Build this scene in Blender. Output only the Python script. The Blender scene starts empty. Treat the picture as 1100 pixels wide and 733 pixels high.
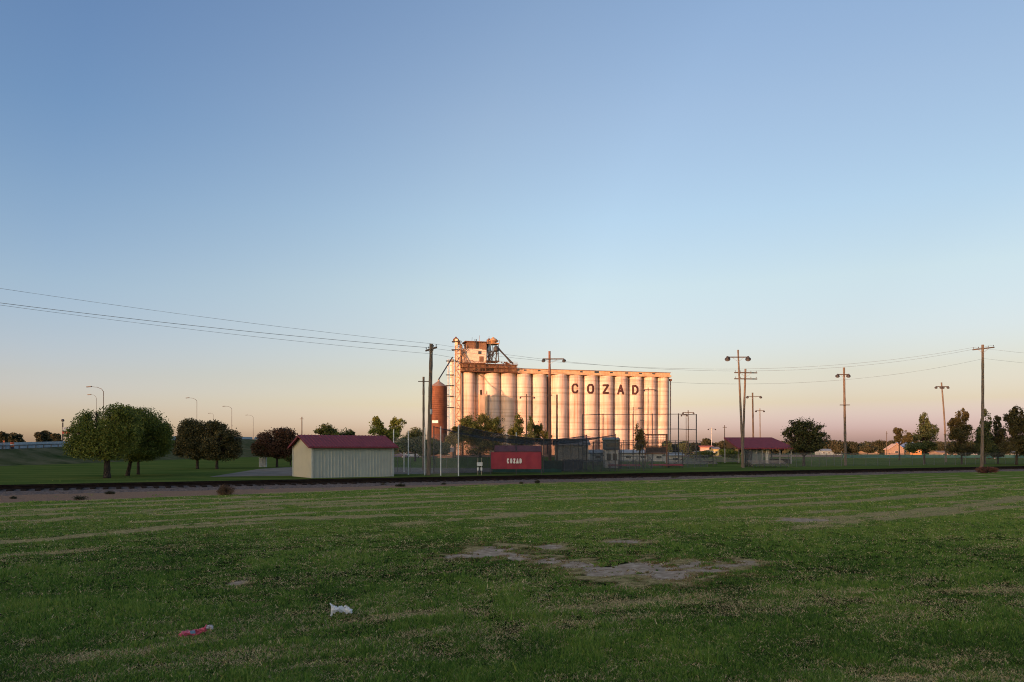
import bpy, math, random
import numpy as np
from mathutils import Vector, Matrix
R = math.radians
F = 800.0; HZ = 483.0; CH = 2.2            # focal length in photo pixels, horizon row, eye height
SC = bpy.context.scene
COL = SC.collection
rng = np.random.default_rng(7)
random.seed(11)

def P(px, py, D): return Vector(((px-550)*D/F, D, CH+(HZ-py)*D/F))
def G(px, py):                              # point on the flat ground
    D = CH*F/(py-HZ); return ((px-550)*D/F, D)
def PX(px, D): return (px-550)*D/F
def PZ(py, D): return CH+(HZ-py)*D/F

# ------------------------------------------------------------------ scene, camera, light
SC.render.engine = 'CYCLES'
cam = bpy.data.cameras.new('camera'); co = bpy.data.objects.new('camera', cam); COL.objects.link(co)
co.location = (0, 0, CH); co.rotation_euler = (R(90), 0, 0)
cam.sensor_width = 36; cam.lens = 36*F/1100; cam.shift_y = (HZ-366.5)/1100
cam.clip_start = .1; cam.clip_end = 20000
SC.camera = co
SC.render.resolution_x = 1024; SC.render.resolution_y = 682
vs = SC.view_settings; vs.view_transform = 'Standard'; vs.look = 'None'; vs.gamma = 1; vs.exposure = 1.0; vs.use_curve_mapping = False
SC.cycles.transparent_max_bounces = 24; SC.cycles.max_bounces = 6

SUN_AZ, SUN_EL = 222.0, 4.5                 # behind the left shoulder, just above the horizon
W = bpy.data.worlds.new('World'); SC.world = W; W.use_nodes = True
nt = W.node_tree; N = nt.nodes; L = nt.links
sk = N.new('ShaderNodeTexSky'); sk.sky_type = 'NISHITA'; sk.sun_disc = False
sk.sun_elevation = R(SUN_EL); sk.sun_rotation = R(SUN_AZ)
tc = N.new('ShaderNodeTexCoord'); sx = N.new('ShaderNodeSeparateXYZ'); L.new(tc.outputs['Generated'], sx.inputs[0])
mr = N.new('ShaderNodeMapRange'); mr.inputs['From Min'].default_value = 0; mr.inputs['From Max'].default_value = .6
L.new(sx.outputs['Z'], mr.inputs['Value'])
# tint of the clear air by elevation: the pink anti-twilight arch low down, deeper blue above
SKY_A = [(0.0,(.60,.60,2.2)),(1.5,(.64,.625,1.98)),(3.4,(.66,.61,1.02)),(5.5,(.72,.64,.86)),(8,(.80,.73,.93)),(12.1,(.92,.85,.95)),(17,(.92,.90,1.03)),(24,(.92,.89,1.04)),(33,(.84,.86,1.06))]
SKY_S = [(0.0,(.83,.89,2.6)),(1.7,(.90,.95,2.1)),(2.6,(.88,.88,1.75)),(5.0,(.87,.84,1.36)),(8,(.86,.86,1.25)),(11,(.87,.91,1.23)),(16.6,(.80,.90,1.22)),(22.2,(.71,.86,1.22)),(33,(.68,.82,1.22))]
def sky_ramp(SKY):
    rp = N.new('ShaderNodeValToRGB'); L.new(mr.outputs[0], rp.inputs[0]); el = rp.color_ramp.elements
    for i, (e, c) in enumerate(SKY):
        t = min(math.sin(R(e))/.6, 1)
        k = el[i] if i < 1 else (el[-1] if i == len(SKY)-1 else el.new(t))
        k.position = t; k.color = (c[0]/3, c[1]/3, c[2]/3, 1)
    return rp.outputs[0]
dt = N.new('ShaderNodeVectorMath'); dt.operation = 'DOT_PRODUCT'; L.new(tc.outputs['Generated'], dt.inputs[0])
dt.inputs[1].default_value = (-math.sin(R(SUN_AZ)), -math.cos(R(SUN_AZ)), 0)
def sky_mix(lo, hi, A, B):
    ma = N.new('ShaderNodeMapRange'); ma.inputs['From Min'].default_value = lo; ma.inputs['From Max'].default_value = hi
    L.new(dt.outputs['Value'], ma.inputs['Value']); q = N.new('ShaderNodeMix'); q.data_type = 'RGBA'
    L.new(ma.outputs[0], q.inputs[0]); L.new(B, q.inputs[7])
    if A is None: q.inputs[6].default_value = (.62,.58,.60,1)
    else: L.new(A, q.inputs[6])
    return q.outputs[2]
WARM = {0.0:(1.08,1.15,.92), 1.5:(1.12,1.17,.95), 3.4:(1.12,1.13,1.05), 5.5:(1.04,1.05,1.03)}
SKY_C = [(e, tuple(q*1.19*w for q, w in zip(c, WARM.get(e, (1,1,1))))) for e, c in SKY_A]
tint = sky_mix(-.8, .05, None, sky_mix(.79, .945, sky_mix(.28, .66, sky_ramp(SKY_S), sky_ramp(SKY_C)), sky_ramp(SKY_A)))
m1 = N.new('ShaderNodeVectorMath'); m1.operation = 'MULTIPLY'
L.new(sk.outputs[0], m1.inputs[0]); L.new(tint, m1.inputs[1])
m2 = N.new('ShaderNodeVectorMath'); m2.operation = 'SCALE'; m2.inputs['Scale'].default_value = 3
L.new(m1.outputs[0], m2.inputs[0]); L.new(m2.outputs[0], N['Background'].inputs[0])
N['Background'].inputs[1].default_value = .15

sl = bpy.data.lights.new('sun', 'SUN'); sl.energy = 3.5; sl.angle = R(.5); sl.color = (1, .46, .25)
so = bpy.data.objects.new('sun', sl); COL.objects.link(so)
sd = Vector((math.sin(R(SUN_AZ))*math.cos(R(SUN_EL)), math.cos(R(SUN_AZ))*math.cos(R(SUN_EL)), math.sin(R(SUN_EL))))
so.rotation_euler = (-sd).to_track_quat('-Z', 'Y').to_euler(); so.location = sd*50

# ------------------------------------------------------------------ materials
MATS = {}
def mat(name, c, rough=.7, var=.18, scale=3.0, metal=0.0, c2=None, stretch=(1,1,1), detail=4, bump=0.0, spec=.3):
    if name in MATS: return MATS[name]
    m = bpy.data.materials.new(name); m.use_nodes = True; MATS[name] = m
    n = m.node_tree.nodes; l = m.node_tree.links; b = n['Principled BSDF']
    b.inputs['Roughness'].default_value = rough; b.inputs['Metallic'].default_value = metal
    b.inputs['Specular IOR Level'].default_value = spec
    t = n.new('ShaderNodeTexCoord'); mp = n.new('ShaderNodeMapping'); mp.inputs['Scale'].default_value = stretch
    l.new(t.outputs['Object'], mp.inputs[0])
    no = n.new('ShaderNodeTexNoise'); no.inputs['Scale'].default_value = scale; no.inputs['Detail'].default_value = detail
    no.inputs['Roughness'].default_value = .65
    l.new(mp.outputs[0], no.inputs['Vector'])
    r = n.new('ShaderNodeValToRGB'); l.new(no.outputs['Fac'], r.inputs[0])
    if c2 is None: a = [x*(1-var) for x in c]; d = [min(1, x*(1+var)) for x in c]
    else: a, d = c, c2
    r.color_ramp.elements[0].position = .3; r.color_ramp.elements[1].position = .7
    r.color_ramp.elements[0].color = (*a, 1); r.color_ramp.elements[1].color = (*d, 1)
    l.new(r.outputs[0], b.inputs['Base Color'])
    if bump:
        bp = n.new('ShaderNodeBump'); bp.inputs['Strength'].default_value = bump; bp.inputs['Distance'].default_value = .05
        l.new(no.outputs['Fac'], bp.inputs['Height']); l.new(bp.outputs[0], b.inputs['Normal'])
    return m

def leaf_mat(name, cols, trans=.25):
    if name in MATS: return MATS[name]
    m = bpy.data.materials.new(name); m.use_nodes = True; MATS[name] = m
    n = m.node_tree.nodes; l = m.node_tree.links; b = n['Principled BSDF']
    a = n.new('ShaderNodeAttribute'); a.attribute_name = 'var'
    r = n.new('ShaderNodeValToRGB'); l.new(a.outputs['Fac'], r.inputs[0])
    e = r.color_ramp.elements
    for i, c in enumerate(cols):
        k = e[i] if i < 1 else (e[-1] if i == len(cols)-1 else e.new(i/(len(cols)-1)))
        k.position = i/(len(cols)-1); k.color = (*c, 1)
    l.new(r.outputs[0], b.inputs['Base Color']); b.inputs['Roughness'].default_value = .6
    b.inputs['Specular IOR Level'].default_value = .2
    tr = n.new('ShaderNodeBsdfTranslucent'); l.new(r.outputs[0], tr.inputs[0])
    mx = n.new('ShaderNodeMixShader'); mx.inputs[0].default_value = trans
    l.new(b.outputs[0], mx.inputs[1]); l.new(tr.outputs[0], mx.inputs[2]); l.new(mx.outputs[0], n['Material Output'].inputs[0])
    return m

def mesh_mat(name, c, cover, rough=.7):     # woven wire or netting too fine to see: partly open surface
    if name in MATS: return MATS[name]
    m = bpy.data.materials.new(name); m.use_nodes = True; MATS[name] = m
    n = m.node_tree.nodes; l = m.node_tree.links; b = n['Principled BSDF']
    b.inputs['Base Color'].default_value = (*c, 1); b.inputs['Roughness'].default_value = rough
    tr = n.new('ShaderNodeBsdfTransparent'); mx = n.new('ShaderNodeMixShader')
    t = n.new('ShaderNodeTexCoord'); no = n.new('ShaderNodeTexNoise'); no.inputs['Scale'].default_value = 1.2
    l.new(t.outputs['Object'], no.inputs['Vector'])
    r = n.new('ShaderNodeMapRange'); r.inputs['From Min'].default_value = .3; r.inputs['From Max'].default_value = .7
    r.inputs['To Min'].default_value = cover*.75; r.inputs['To Max'].default_value = cover*1.2
    l.new(no.outputs['Fac'], r.inputs['Value']); l.new(r.outputs[0], mx.inputs[0])
    l.new(tr.outputs[0], mx.inputs[1]); l.new(b.outputs[0], mx.inputs[2]); l.new(mx.outputs[0], n['Material Output'].inputs[0])
    return m

WOOD = mat('weathered_wood', (.10,.075,.055), .85, c2=(.19,.15,.115), scale=2, stretch=(6,6,.6), bump=.3)
DWOOD = mat('creosote_wood', (.055,.042,.033), .85, c2=(.12,.092,.07), scale=2, stretch=(6,6,.6), bump=.3)
GALV = mat('galvanised_steel', (.42,.43,.43), .5, metal=.3, scale=4)
WHITEP = mat('white_painted_pipe', (.55,.55,.52), .5, scale=3)
DARKS = mat('dark_steel', (.045,.045,.05), .6, scale=4)
LAMPM = mat('lamp_housing', (.05,.05,.055), .5)
GLASS = mat('dark_glass', (.03,.035,.04), .15, spec=.6)
LENS = mat('lamp_lens', (.55,.55,.52), .2, spec=.6)
CONC = mat('elevator_concrete', (.47,.36,.29), .9, c2=(.80,.64,.54), scale=.35, stretch=(1,1,.12), detail=8)
def weather(m):                             # pour lines and rust runs of the slip-formed concrete
    n = m.node_tree.nodes; l = m.node_tree.links; b = n['Principled BSDF']; src = b.inputs['Base Color'].links[0].from_socket
    t = n.new('ShaderNodeTexCoord'); fac = None
    for st, sc, lo, hi, col in (((.02,.02,1),.9,.50,.62,(.80,.76,.72)),((1.6,1.6,.035),.8,.56,.70,(.72,.50,.36)),((.3,.3,.3),.5,.52,.68,(.84,.80,.80))):
        mp = n.new('ShaderNodeMapping'); mp.inputs['Scale'].default_value = st; l.new(t.outputs['Object'], mp.inputs[0])
        q = n.new('ShaderNodeTexNoise'); q.inputs['Scale'].default_value = sc; q.inputs['Detail'].default_value = 6; l.new(mp.outputs[0], q.inputs['Vector'])
        r = n.new('ShaderNodeValToRGB'); l.new(q.outputs['Fac'], r.inputs[0]); r.color_ramp.elements[0].position = lo; r.color_ramp.elements[1].position = hi
        r.color_ramp.elements[0].color = (1,1,1,1); r.color_ramp.elements[1].color = (*col,1)
        x = n.new('ShaderNodeMix'); x.data_type = 'RGBA'; x.blend_type = 'MULTIPLY'; x.inputs[0].default_value = 1
        l.new(src, x.inputs[6]); l.new(r.outputs[0], x.inputs[7]); src = x.outputs[2]
    l.new(src, b.inputs['Base Color'])
weather(CONC)
CONC2 = mat('stained_concrete', (.36,.23,.14), .9, c2=(.62,.48,.34), scale=.3, stretch=(1,1,.3), detail=8)
RUST = mat('rusty_steel', (.11,.055,.034), .85, c2=(.29,.17,.105), scale=.8, stretch=(1,1,.3), detail=7)
RUSTD = mat('dark_rust', (.07,.035,.022), .85, c2=(.20,.09,.05), scale=1.5, detail=6)
MAROON = mat('maroon_metal_roof', (.175,.036,.045), .6, var=.15, scale=2, spec=.15)
BARK = mat('bark', (.022,.016,.012), .95, c2=(.055,.042,.032), scale=5, stretch=(3,3,.5), bump=.5)
CHAIN = mesh_mat('chain_link_wire', (.20,.21,.21), .17)
NETM = mesh_mat('dark_netting', (.022,.026,.036), .66)
NETL = mesh_mat('thin_netting', (.028,.032,.036), .37)

# ------------------------------------------------------------------ mesh builders
class MB:
    def __init__(s): s.v = []; s.f = []
    def quadbox(s, c, ax, ay, az):
        c = Vector(c); i = len(s.v)
        for dz in (-1,1):
            for dx, dy in ((-1,-1),(1,-1),(1,1),(-1,1)): s.v.append(c+ax*dx+ay*dy+az*dz)
        s.f += [(i,i+3,i+2,i+1),(i+4,i+5,i+6,i+7),(i,i+1,i+5,i+4),(i+1,i+2,i+6,i+5),(i+2,i+3,i+7,i+6),(i+3,i,i+4,i+7)]
        return s
    def box(s, c, size, rz=0):
        ca, sa = math.cos(rz), math.sin(rz)
        return s.quadbox(c, Vector((ca,sa,0))*size[0]/2, Vector((-sa,ca,0))*size[1]/2, Vector((0,0,size[2]/2)))
    def tube(s, pts, rs, n=8, cap=True):
        pts = [Vector(p) for p in pts]
        if not hasattr(rs, '__len__'): rs = [rs]*len(pts)
        i0 = len(s.v); ref = None
        for k, p in enumerate(pts):
            d = (pts[min(k+1,len(pts)-1)]-pts[max(k-1,0)]).normalized()
            if ref is None: ref = Vector((1,0,0)) if abs(d.x) < .8 else Vector((0,1,0))
            u = d.cross(ref).normalized(); w = d.cross(u).normalized(); ref = w.cross(d) if w.cross(d).length > .1 else ref
            ref = -u.cross(d) if False else ref
            for j in range(n):
                a = 2*math.pi*j/n; s.v.append(p+(u*math.cos(a)+w*math.sin(a))*rs[k])
        for k in range(len(pts)-1):
            for j in range(n):
                a = i0+k*n+j; b = i0+k*n+(j+1)%n; s.f.append((a,b,b+n,a+n))
        if cap:
            s.f.append(tuple(i0+j for j in range(n))[::-1]); s.f.append(tuple(i0+(len(pts)-1)*n+j for j in range(n)))
        return s
    def lathe(s, c, prof, n=24):            # prof: (r, z)
        i0 = len(s.v); c = Vector(c)
        for r, z in prof:
            for j in range(n):
                a = 2*math.pi*j/n; s.v.append(c+Vector((r*math.cos(a), r*math.sin(a), z)))
        for k in range(len(prof)-1):
            for j in range(n):
                a = i0+k*n+j; b = i0+k*n+(j+1)%n; s.f.append((a,b,b+n,a+n))
        s.f.append(tuple(i0+j for j in range(n))[::-1]); s.f.append(tuple(i0+(len(prof)-1)*n+j for j in range(n)))
        return s
    def poly(s, pts):
        i = len(s.v); s.v += [Vector(p) for p in pts]; s.f.append(tuple(range(i, i+len(pts)))); return s
    def prism(s, pts, d):                   # polygon pushed along d
        d = Vector(d); i = len(s.v); n = len(pts); s.v += [Vector(p) for p in pts]; s.v += [Vector(p)+d for p in pts]
        s.f.append(tuple(range(i,i+n))[::-1]); s.f.append(tuple(range(i+n,i+2*n)))
        for k in range(n): a = i+k; b = i+(k+1)%n; s.f.append((a,b,b+n,a+n))
        return s
    def build(s, name, m, parent=None, smooth=False):
        me = bpy.data.meshes.new(name); me.from_pydata([tuple(v) for v in s.v], [], s.f); me.update()
        me.materials.append(m)
        if smooth:
            me.polygons.foreach_set('use_smooth', [len(p.vertices) < 8 and True for p in me.polygons])
        o = bpy.data.objects.new(name, me); COL.objects.link(o)
        if parent: o.parent = parent; o.matrix_parent_inverse = Matrix.Translation(parent.location).inverted()
        return o

def tag(o, label=None, cat=None, group=None, kind=None):
    if label: o['label'] = label
    if cat: o['category'] = cat
    if group: o['group'] = group
    if kind: o['kind'] = kind
    return o
def thing(name, label, cat, loc=(0,0,0), group=None):
    o = bpy.data.objects.new(name, None); COL.objects.link(o); o.location = loc; o.empty_display_size = .3
    return tag(o, label, cat, group)

def np_mesh(name, V, Fc, m, parent=None, attrs=None, smooth=False):   # Fc: (n,k) faces
    me = bpy.data.meshes.new(name); n, k = Fc.shape
    me.vertices.add(len(V)); me.vertices.foreach_set('co', V.astype(np.float32).ravel())
    me.loops.add(n*k); me.loops.foreach_set('vertex_index', Fc.astype(np.int32).ravel())
    me.polygons.add(n); me.polygons.foreach_set('loop_start', np.arange(0, n*k, k, dtype=np.int32))
    me.polygons.foreach_set('loop_total', np.full(n, k, dtype=np.int32))
    me.polygons.foreach_set('use_smooth', np.full(n, smooth, dtype=bool))
    me.update(calc_edges=True)
    for an, (dom, a) in (attrs or {}).items():
        at = me.attributes.new(an, 'FLOAT', dom); at.data.foreach_set('value', a.astype(np.float32))
    me.materials.append(m)
    o = bpy.data.objects.new(name, me); COL.objects.link(o)
    if parent: o.parent = parent; o.matrix_parent_inverse = Matrix.Translation(parent.location).inverted()
    return o

_TB = {}
def vnoise(x, y, seed=0):                   # smooth value noise, 0..1
    if seed not in _TB: _TB[seed] = np.random.default_rng(seed).random(65536).astype(np.float32)
    T = _TB[seed]; x = np.asarray(x, np.float32); y = np.asarray(y, np.float32)
    fx = np.floor(x); fy = np.floor(y); xi = fx.astype(np.int32); yi = fy.astype(np.int32); fx = x-fx; fy = y-fy
    fx = fx*fx*(3-2*fx); fy = fy*fy*(3-2*fy)
    x0 = (xi & 255) << 8; x1 = ((xi+1) & 255) << 8; y0 = yi & 255; y1 = (yi+1) & 255
    a = T.take(x0|y0); b = T.take(x1|y0); c = T.take(x0|y1); d = T.take(x1|y1)
    a += (b-a)*fx; c += (d-c)*fx; a += (c-a)*fy
    return a
def fbm(x, y, seed=0, o=4):
    s = 0; a = .5; t = 0
    for i in range(o): s = s+a*vnoise(x*2**i, y*2**i, seed+i); t += a; a *= .55
    return s/t
def sstep(a, b, x): t = np.clip((x-a)/(b-a), 0, 1); return t*t*(3-2*t)

# ------------------------------------------------------------------ ground masks
SL = .53; RV = 51.4                         # the railway runs along (1, SL); y - SL*x = RV on its centre line
def segdist(x, y, pts):
    best = np.full(x.shape, 1e9)
    for (ax, ay), (bx, by) in zip(pts[:-1], pts[1:]):
        dx, dy = bx-ax, by-ay; t = np.clip(((x-ax)*dx+(y-ay)*dy)/(dx*dx+dy*dy), 0, 1)
        best = np.minimum(best, np.hypot(x-ax-t*dx, y-ay-t*dy))
    return best
ROWS = [  # windrows of dry clippings: photo points on the ground, half width in metres, strength
    ([(0,566),(109,553),(191,549.5),(300,542),(430,540),(560,537),(800,532),(987,525),(1090,521)], .42, .75),
    ([(-60,586),(41,581),(131,572),(232,562),(297,557),(500,553),(700,550),(800,545),(930,538),(1070,524)], .36, .95),
    ([(0,551.4),(109,545),(230,541),(420,533),(640,526)], .42, .6),
    ([(-40,601),(33,596),(90,592)], .25, .7),
    ([(880,558),(960,552),(1010,547),(1100,536.5),(1180,530)], .42, .95),
    ([(620,562),(760,557),(880,556)], .4, .45),
    ([(-20,726),(90,708),(150,702),(234,684),(330,675),(450,661),(560,657),(640,652),(816,638),(1000,636),(1120,634)], .22, .8),
    ([(190,716),(273,703),(352,694),(409,690),(450,682),(600,672),(700,664),(848,656)], .12, .55),
    ([(860,736),(1000,731),(1110,727)], .16, .8),
    ([(780,652),(900,646),(1060,648),(1160,650)], .2, .6),
    ([(60,520+50),(200,512+50)], .2, .2),
]
ROWS = [([G(*p) for p in pts], w*(.85 if pts[0][1] < 640 else 1), min(1, s*(1.0 if pts[0][1] < 640 else .8))) for pts, w, s in ROWS]
BARE = [(745,612,46,7),(770,607,40,4),(532,593,30,7),(592,603,22,4.5),(648,615,32,9),(714,614,48,11),(790,607,30,3.5),(500,598,26,2.6),(591,588,16,3),(672,582,16,2.6),
        (862,559.5,34,2.2),(254,627,9,3.5),(806,606,12,4),(690,607,44,5),(560,599,26,5),(620,607,30,6)]
def ell(x, y, px, py, rx, ry):
    y0 = CH*F/(py-HZ); x0 = (px-550)*y0/F
    ya = CH*F/(py+ry-HZ); yb = CH*F/(py-ry-HZ); hx = rx*y0/F
    yy = np.where(y < y0, (y-y0)/(y0-ya), (y-y0)/(yb-y0))
    return np.hypot((x-x0-.0*(y-y0))/hx, yy)
def masks(x, y):
    n1 = fbm(x*1.1, y*1.1, 3); n2 = fbm(x*.16, y*.28, 9); n3 = fbm(x*4, y*4, 21, 3)
    dry = np.zeros(x.shape)
    for pts, w, s in ROWS:
        d = segdist(x, y, pts)
        k = w*(.45+1.5*fbm(x*.45, y*.45, 31)); d = d+(fbm(x*1.7,y*1.7,88,3)-.5)*1.5*w
        dry = np.maximum(dry, s*(1-sstep(k*.55, k*1.7, d))*sstep(.30,.60,fbm(x*.8,y*.8,55)+.12)*(.55+.6*fbm(x*3.2,y*3.2,57,2)))
    v = y-.70*x                             # faint mowing rows parallel to the others
    row = .5+.5*np.sin(v/1.9*2*math.pi/1.6+3*fbm(x*.07,y*.07,77))
    dry = np.maximum(dry, .85*sstep(.60,1.0,row)*sstep(.30,.52,n2)*sstep(.34,.56,n1)*(.25+.75*sstep(14,26,y)))
    dry = np.maximum(dry, .55*sstep(.60,.78,n2)*sstep(.45,.7,n1))
    dry = np.maximum(dry, .35*sstep(.62,.8,n3)*sstep(.3,.5,n2))
    u_ = x+.5*y; w_ = y-.5*x; st1 = fbm(u_*.30, w_*1.1, 131); st2 = fbm(u_*1.0, w_*3.4, 141, 3)
    dry = np.maximum(dry, .40*sstep(.55,.75,st1)*sstep(.35,.6,st2)); dry = np.maximum(dry, .34*sstep(.60,.78,st2)*sstep(.3,.55,n1))
    dry = np.minimum(dry*(1+.35*sstep(16,28,y)), 1)
    bare = np.zeros(x.shape); halo = np.zeros(x.shape)
    for b in BARE:
        e = ell(x, y, *b)+(n1-.5)*1.5+(fbm(x*3,y*3,41)-.5)*.9
        bare = np.maximum(bare, (1-sstep(.75,1.15,e))*sstep(.30,.50,st2+.14*(1-e))); halo = np.maximum(halo, .95*(1-sstep(1.0,2.3,e)))
    dry = np.maximum(dry, halo*sstep(.4,.6,n3+.05))
    # gravel service strip in front of the track, wide at the left and tapering away to the right
    vv = y-SL*x
    w = np.interp(x, [-60,-21,-2,12,22,28,60], [11.5, 9.8, 4.4, 2.9, 2.4, .8, .5])
    edge = RV-w+(fbm(x*.5,y*.5,61)-.5)*1.6+(n3-.5)*.5
    grav = sstep(-.25,.35,vv-edge)*(1-sstep(.2,.8,vv-(RV+2.6)-(n1-.5)*.8))
    grav = grav*(1-sstep(20,32,x+(n1-.5)*6)*.85)
    return dry, bare, grav

def axis(dense0, dense1, step, far, g=1.07, lo=None):
    a = list(np.arange(dense0, dense1, step)); s = step; x = dense1
    while x < far: a.append(x); s *= g; x += s
    a.append(far); s = step; x = dense0-step
    lim = -far if lo is None else lo
    pre = []
    while x > lim: pre.append(x); s *= g; x -= s
    pre.append(lim)
    return np.array(pre[::-1]+a)
gx = axis(-34, 44, .22, 9000); gy = axis(4, 66, .22, 9000, lo=-9000)
X, Y = np.meshgrid(gx, gy); x = X.ravel(); y = Y.ravel()
dry, bare, grav = masks(x, y)
z = (fbm(x*.9,y*.9,5)-.5)*.05*(1-bare)-.02*bare
z = z*(np.abs(y) < 300)*(np.abs(x) < 300)+.02*np.clip(dry,0,1)*(y < 60)
nx, ny = len(gx), len(gy)
i = (np.arange(ny-1)[:,None]*nx+np.arange(nx-1)[None,:]).ravel()
faces = np.stack([i, i+1, i+1+nx, i+nx], 1)

gm = bpy.data.materials.new('field_ground'); gm.use_nodes = True
n = gm.node_tree.nodes; l = gm.node_tree.links; b = n['Principled BSDF']; b.inputs['Roughness'].default_value = .95
b.inputs['Specular IOR Level'].default_value = 0
tcg = n.new('ShaderNodeTexCoord')
def noise(sc, det=5, rough=.65, st=(1,1,1)):
    mp = n.new('ShaderNodeMapping'); mp.inputs['Scale'].default_value = st; l.new(tcg.outputs['Object'], mp.inputs[0])
    q = n.new('ShaderNodeTexNoise'); q.inputs['Scale'].default_value = sc; q.inputs['Detail'].default_value = det; q.inputs['Roughness'].default_value = rough
    l.new(mp.outputs[0], q.inputs['Vector']); return q.outputs['Fac']
def ramp(f, stops):
    r = n.new('ShaderNodeValToRGB'); l.new(f, r.inputs[0]); e = r.color_ramp.elements
    for i, (p, c) in enumerate(stops):
        k = e[i] if i < 1 else (e[-1] if i == len(stops)-1 else e.new(p)); k.position = p; k.color = (*c, 1) if len(c) == 3 else c
    return r.outputs[0]
def mix(f, a, c):
    q = n.new('ShaderNodeMix'); q.data_type = 'RGBA'; l.new(f, q.inputs[0]); l.new(a, q.inputs[6]); l.new(c, q.inputs[7]); return q.outputs[2]
def attr(nm): a = n.new('ShaderNodeAttribute'); a.attribute_name = nm; return a.outputs['Fac']
def fuzz(a, nz, k=.6):                      # mask with a broken edge
    q = n.new('ShaderNodeMath'); q.operation = 'SUBTRACT'; l.new(nz, q.inputs[0]); q.inputs[1].default_value = .5
    w = n.new('ShaderNodeMath'); w.operation = 'MULTIPLY_ADD'; l.new(q.outputs[0], w.inputs[0]); w.inputs[1].default_value = k; l.new(a, w.inputs[2])
    s = n.new('ShaderNodeMapRange'); s.interpolation_type = 'SMOOTHSTEP'; s.inputs['From Min'].default_value = .25; s.inputs['From Max'].default_value = .75
    l.new(w.outputs[0], s.inputs['Value']); return s.outputs[0]
fine = noise(9); mid = noise(1.3); big = noise(.12)
sward = attr('sward')
green = ramp(fine, [(.3,(.058,.092,.016)),(.5,(.13,.195,.032)),(.72,(.215,.275,.058))])
green2 = ramp(mid, [(.3,(.09,.135,.024)),(.7,(.18,.225,.050))])
gcol = mix(big, green, green2)
tan = ramp(fine, [(.3,(.16,.125,.05)),(.7,(.48,.38,.18))])
dirt = ramp(noise(5), [(.3,(.25,.18,.12)),(.5,(.37,.28,.20)),(.7,(.56,.44,.33))])
grv = ramp(noise(14, 6, .8), [(.25,(.11,.066,.040)),(.5,(.27,.168,.110)),(.8,(.46,.31,.215))])
shaded_thatch = ramp(fine, [(.3,(.008,.011,.004)),(.55,(.018,.022,.008)),(.78,(.05,.045,.022))])  # ground litter darkened to paint in the shade between tufts
gcol = mix(sward, gcol, shaded_thatch)
c = mix(fuzz(attr('dry'), noise(22,4,.8), 1.0), gcol, tan); c = mix(fuzz(attr('bare'), fine, .5), c, dirt)
c = mix(fuzz(attr('grav'), noise(3.5), .7), c, grv)
l.new(c, b.inputs['Base Color'])
bp = n.new('ShaderNodeBump'); bp.inputs['Distance'].default_value = .05; bp.inputs['Strength'].default_value = .8
l.new(noise(16, 6, .75), bp.inputs['Height']); l.new(bp.outputs[0], b.inputs['Normal'])
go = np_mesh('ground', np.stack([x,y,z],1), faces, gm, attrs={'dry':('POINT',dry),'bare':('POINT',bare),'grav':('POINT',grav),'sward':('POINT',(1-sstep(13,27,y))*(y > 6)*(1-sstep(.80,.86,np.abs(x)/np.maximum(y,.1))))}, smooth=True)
tag(go, kind='structure')

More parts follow.
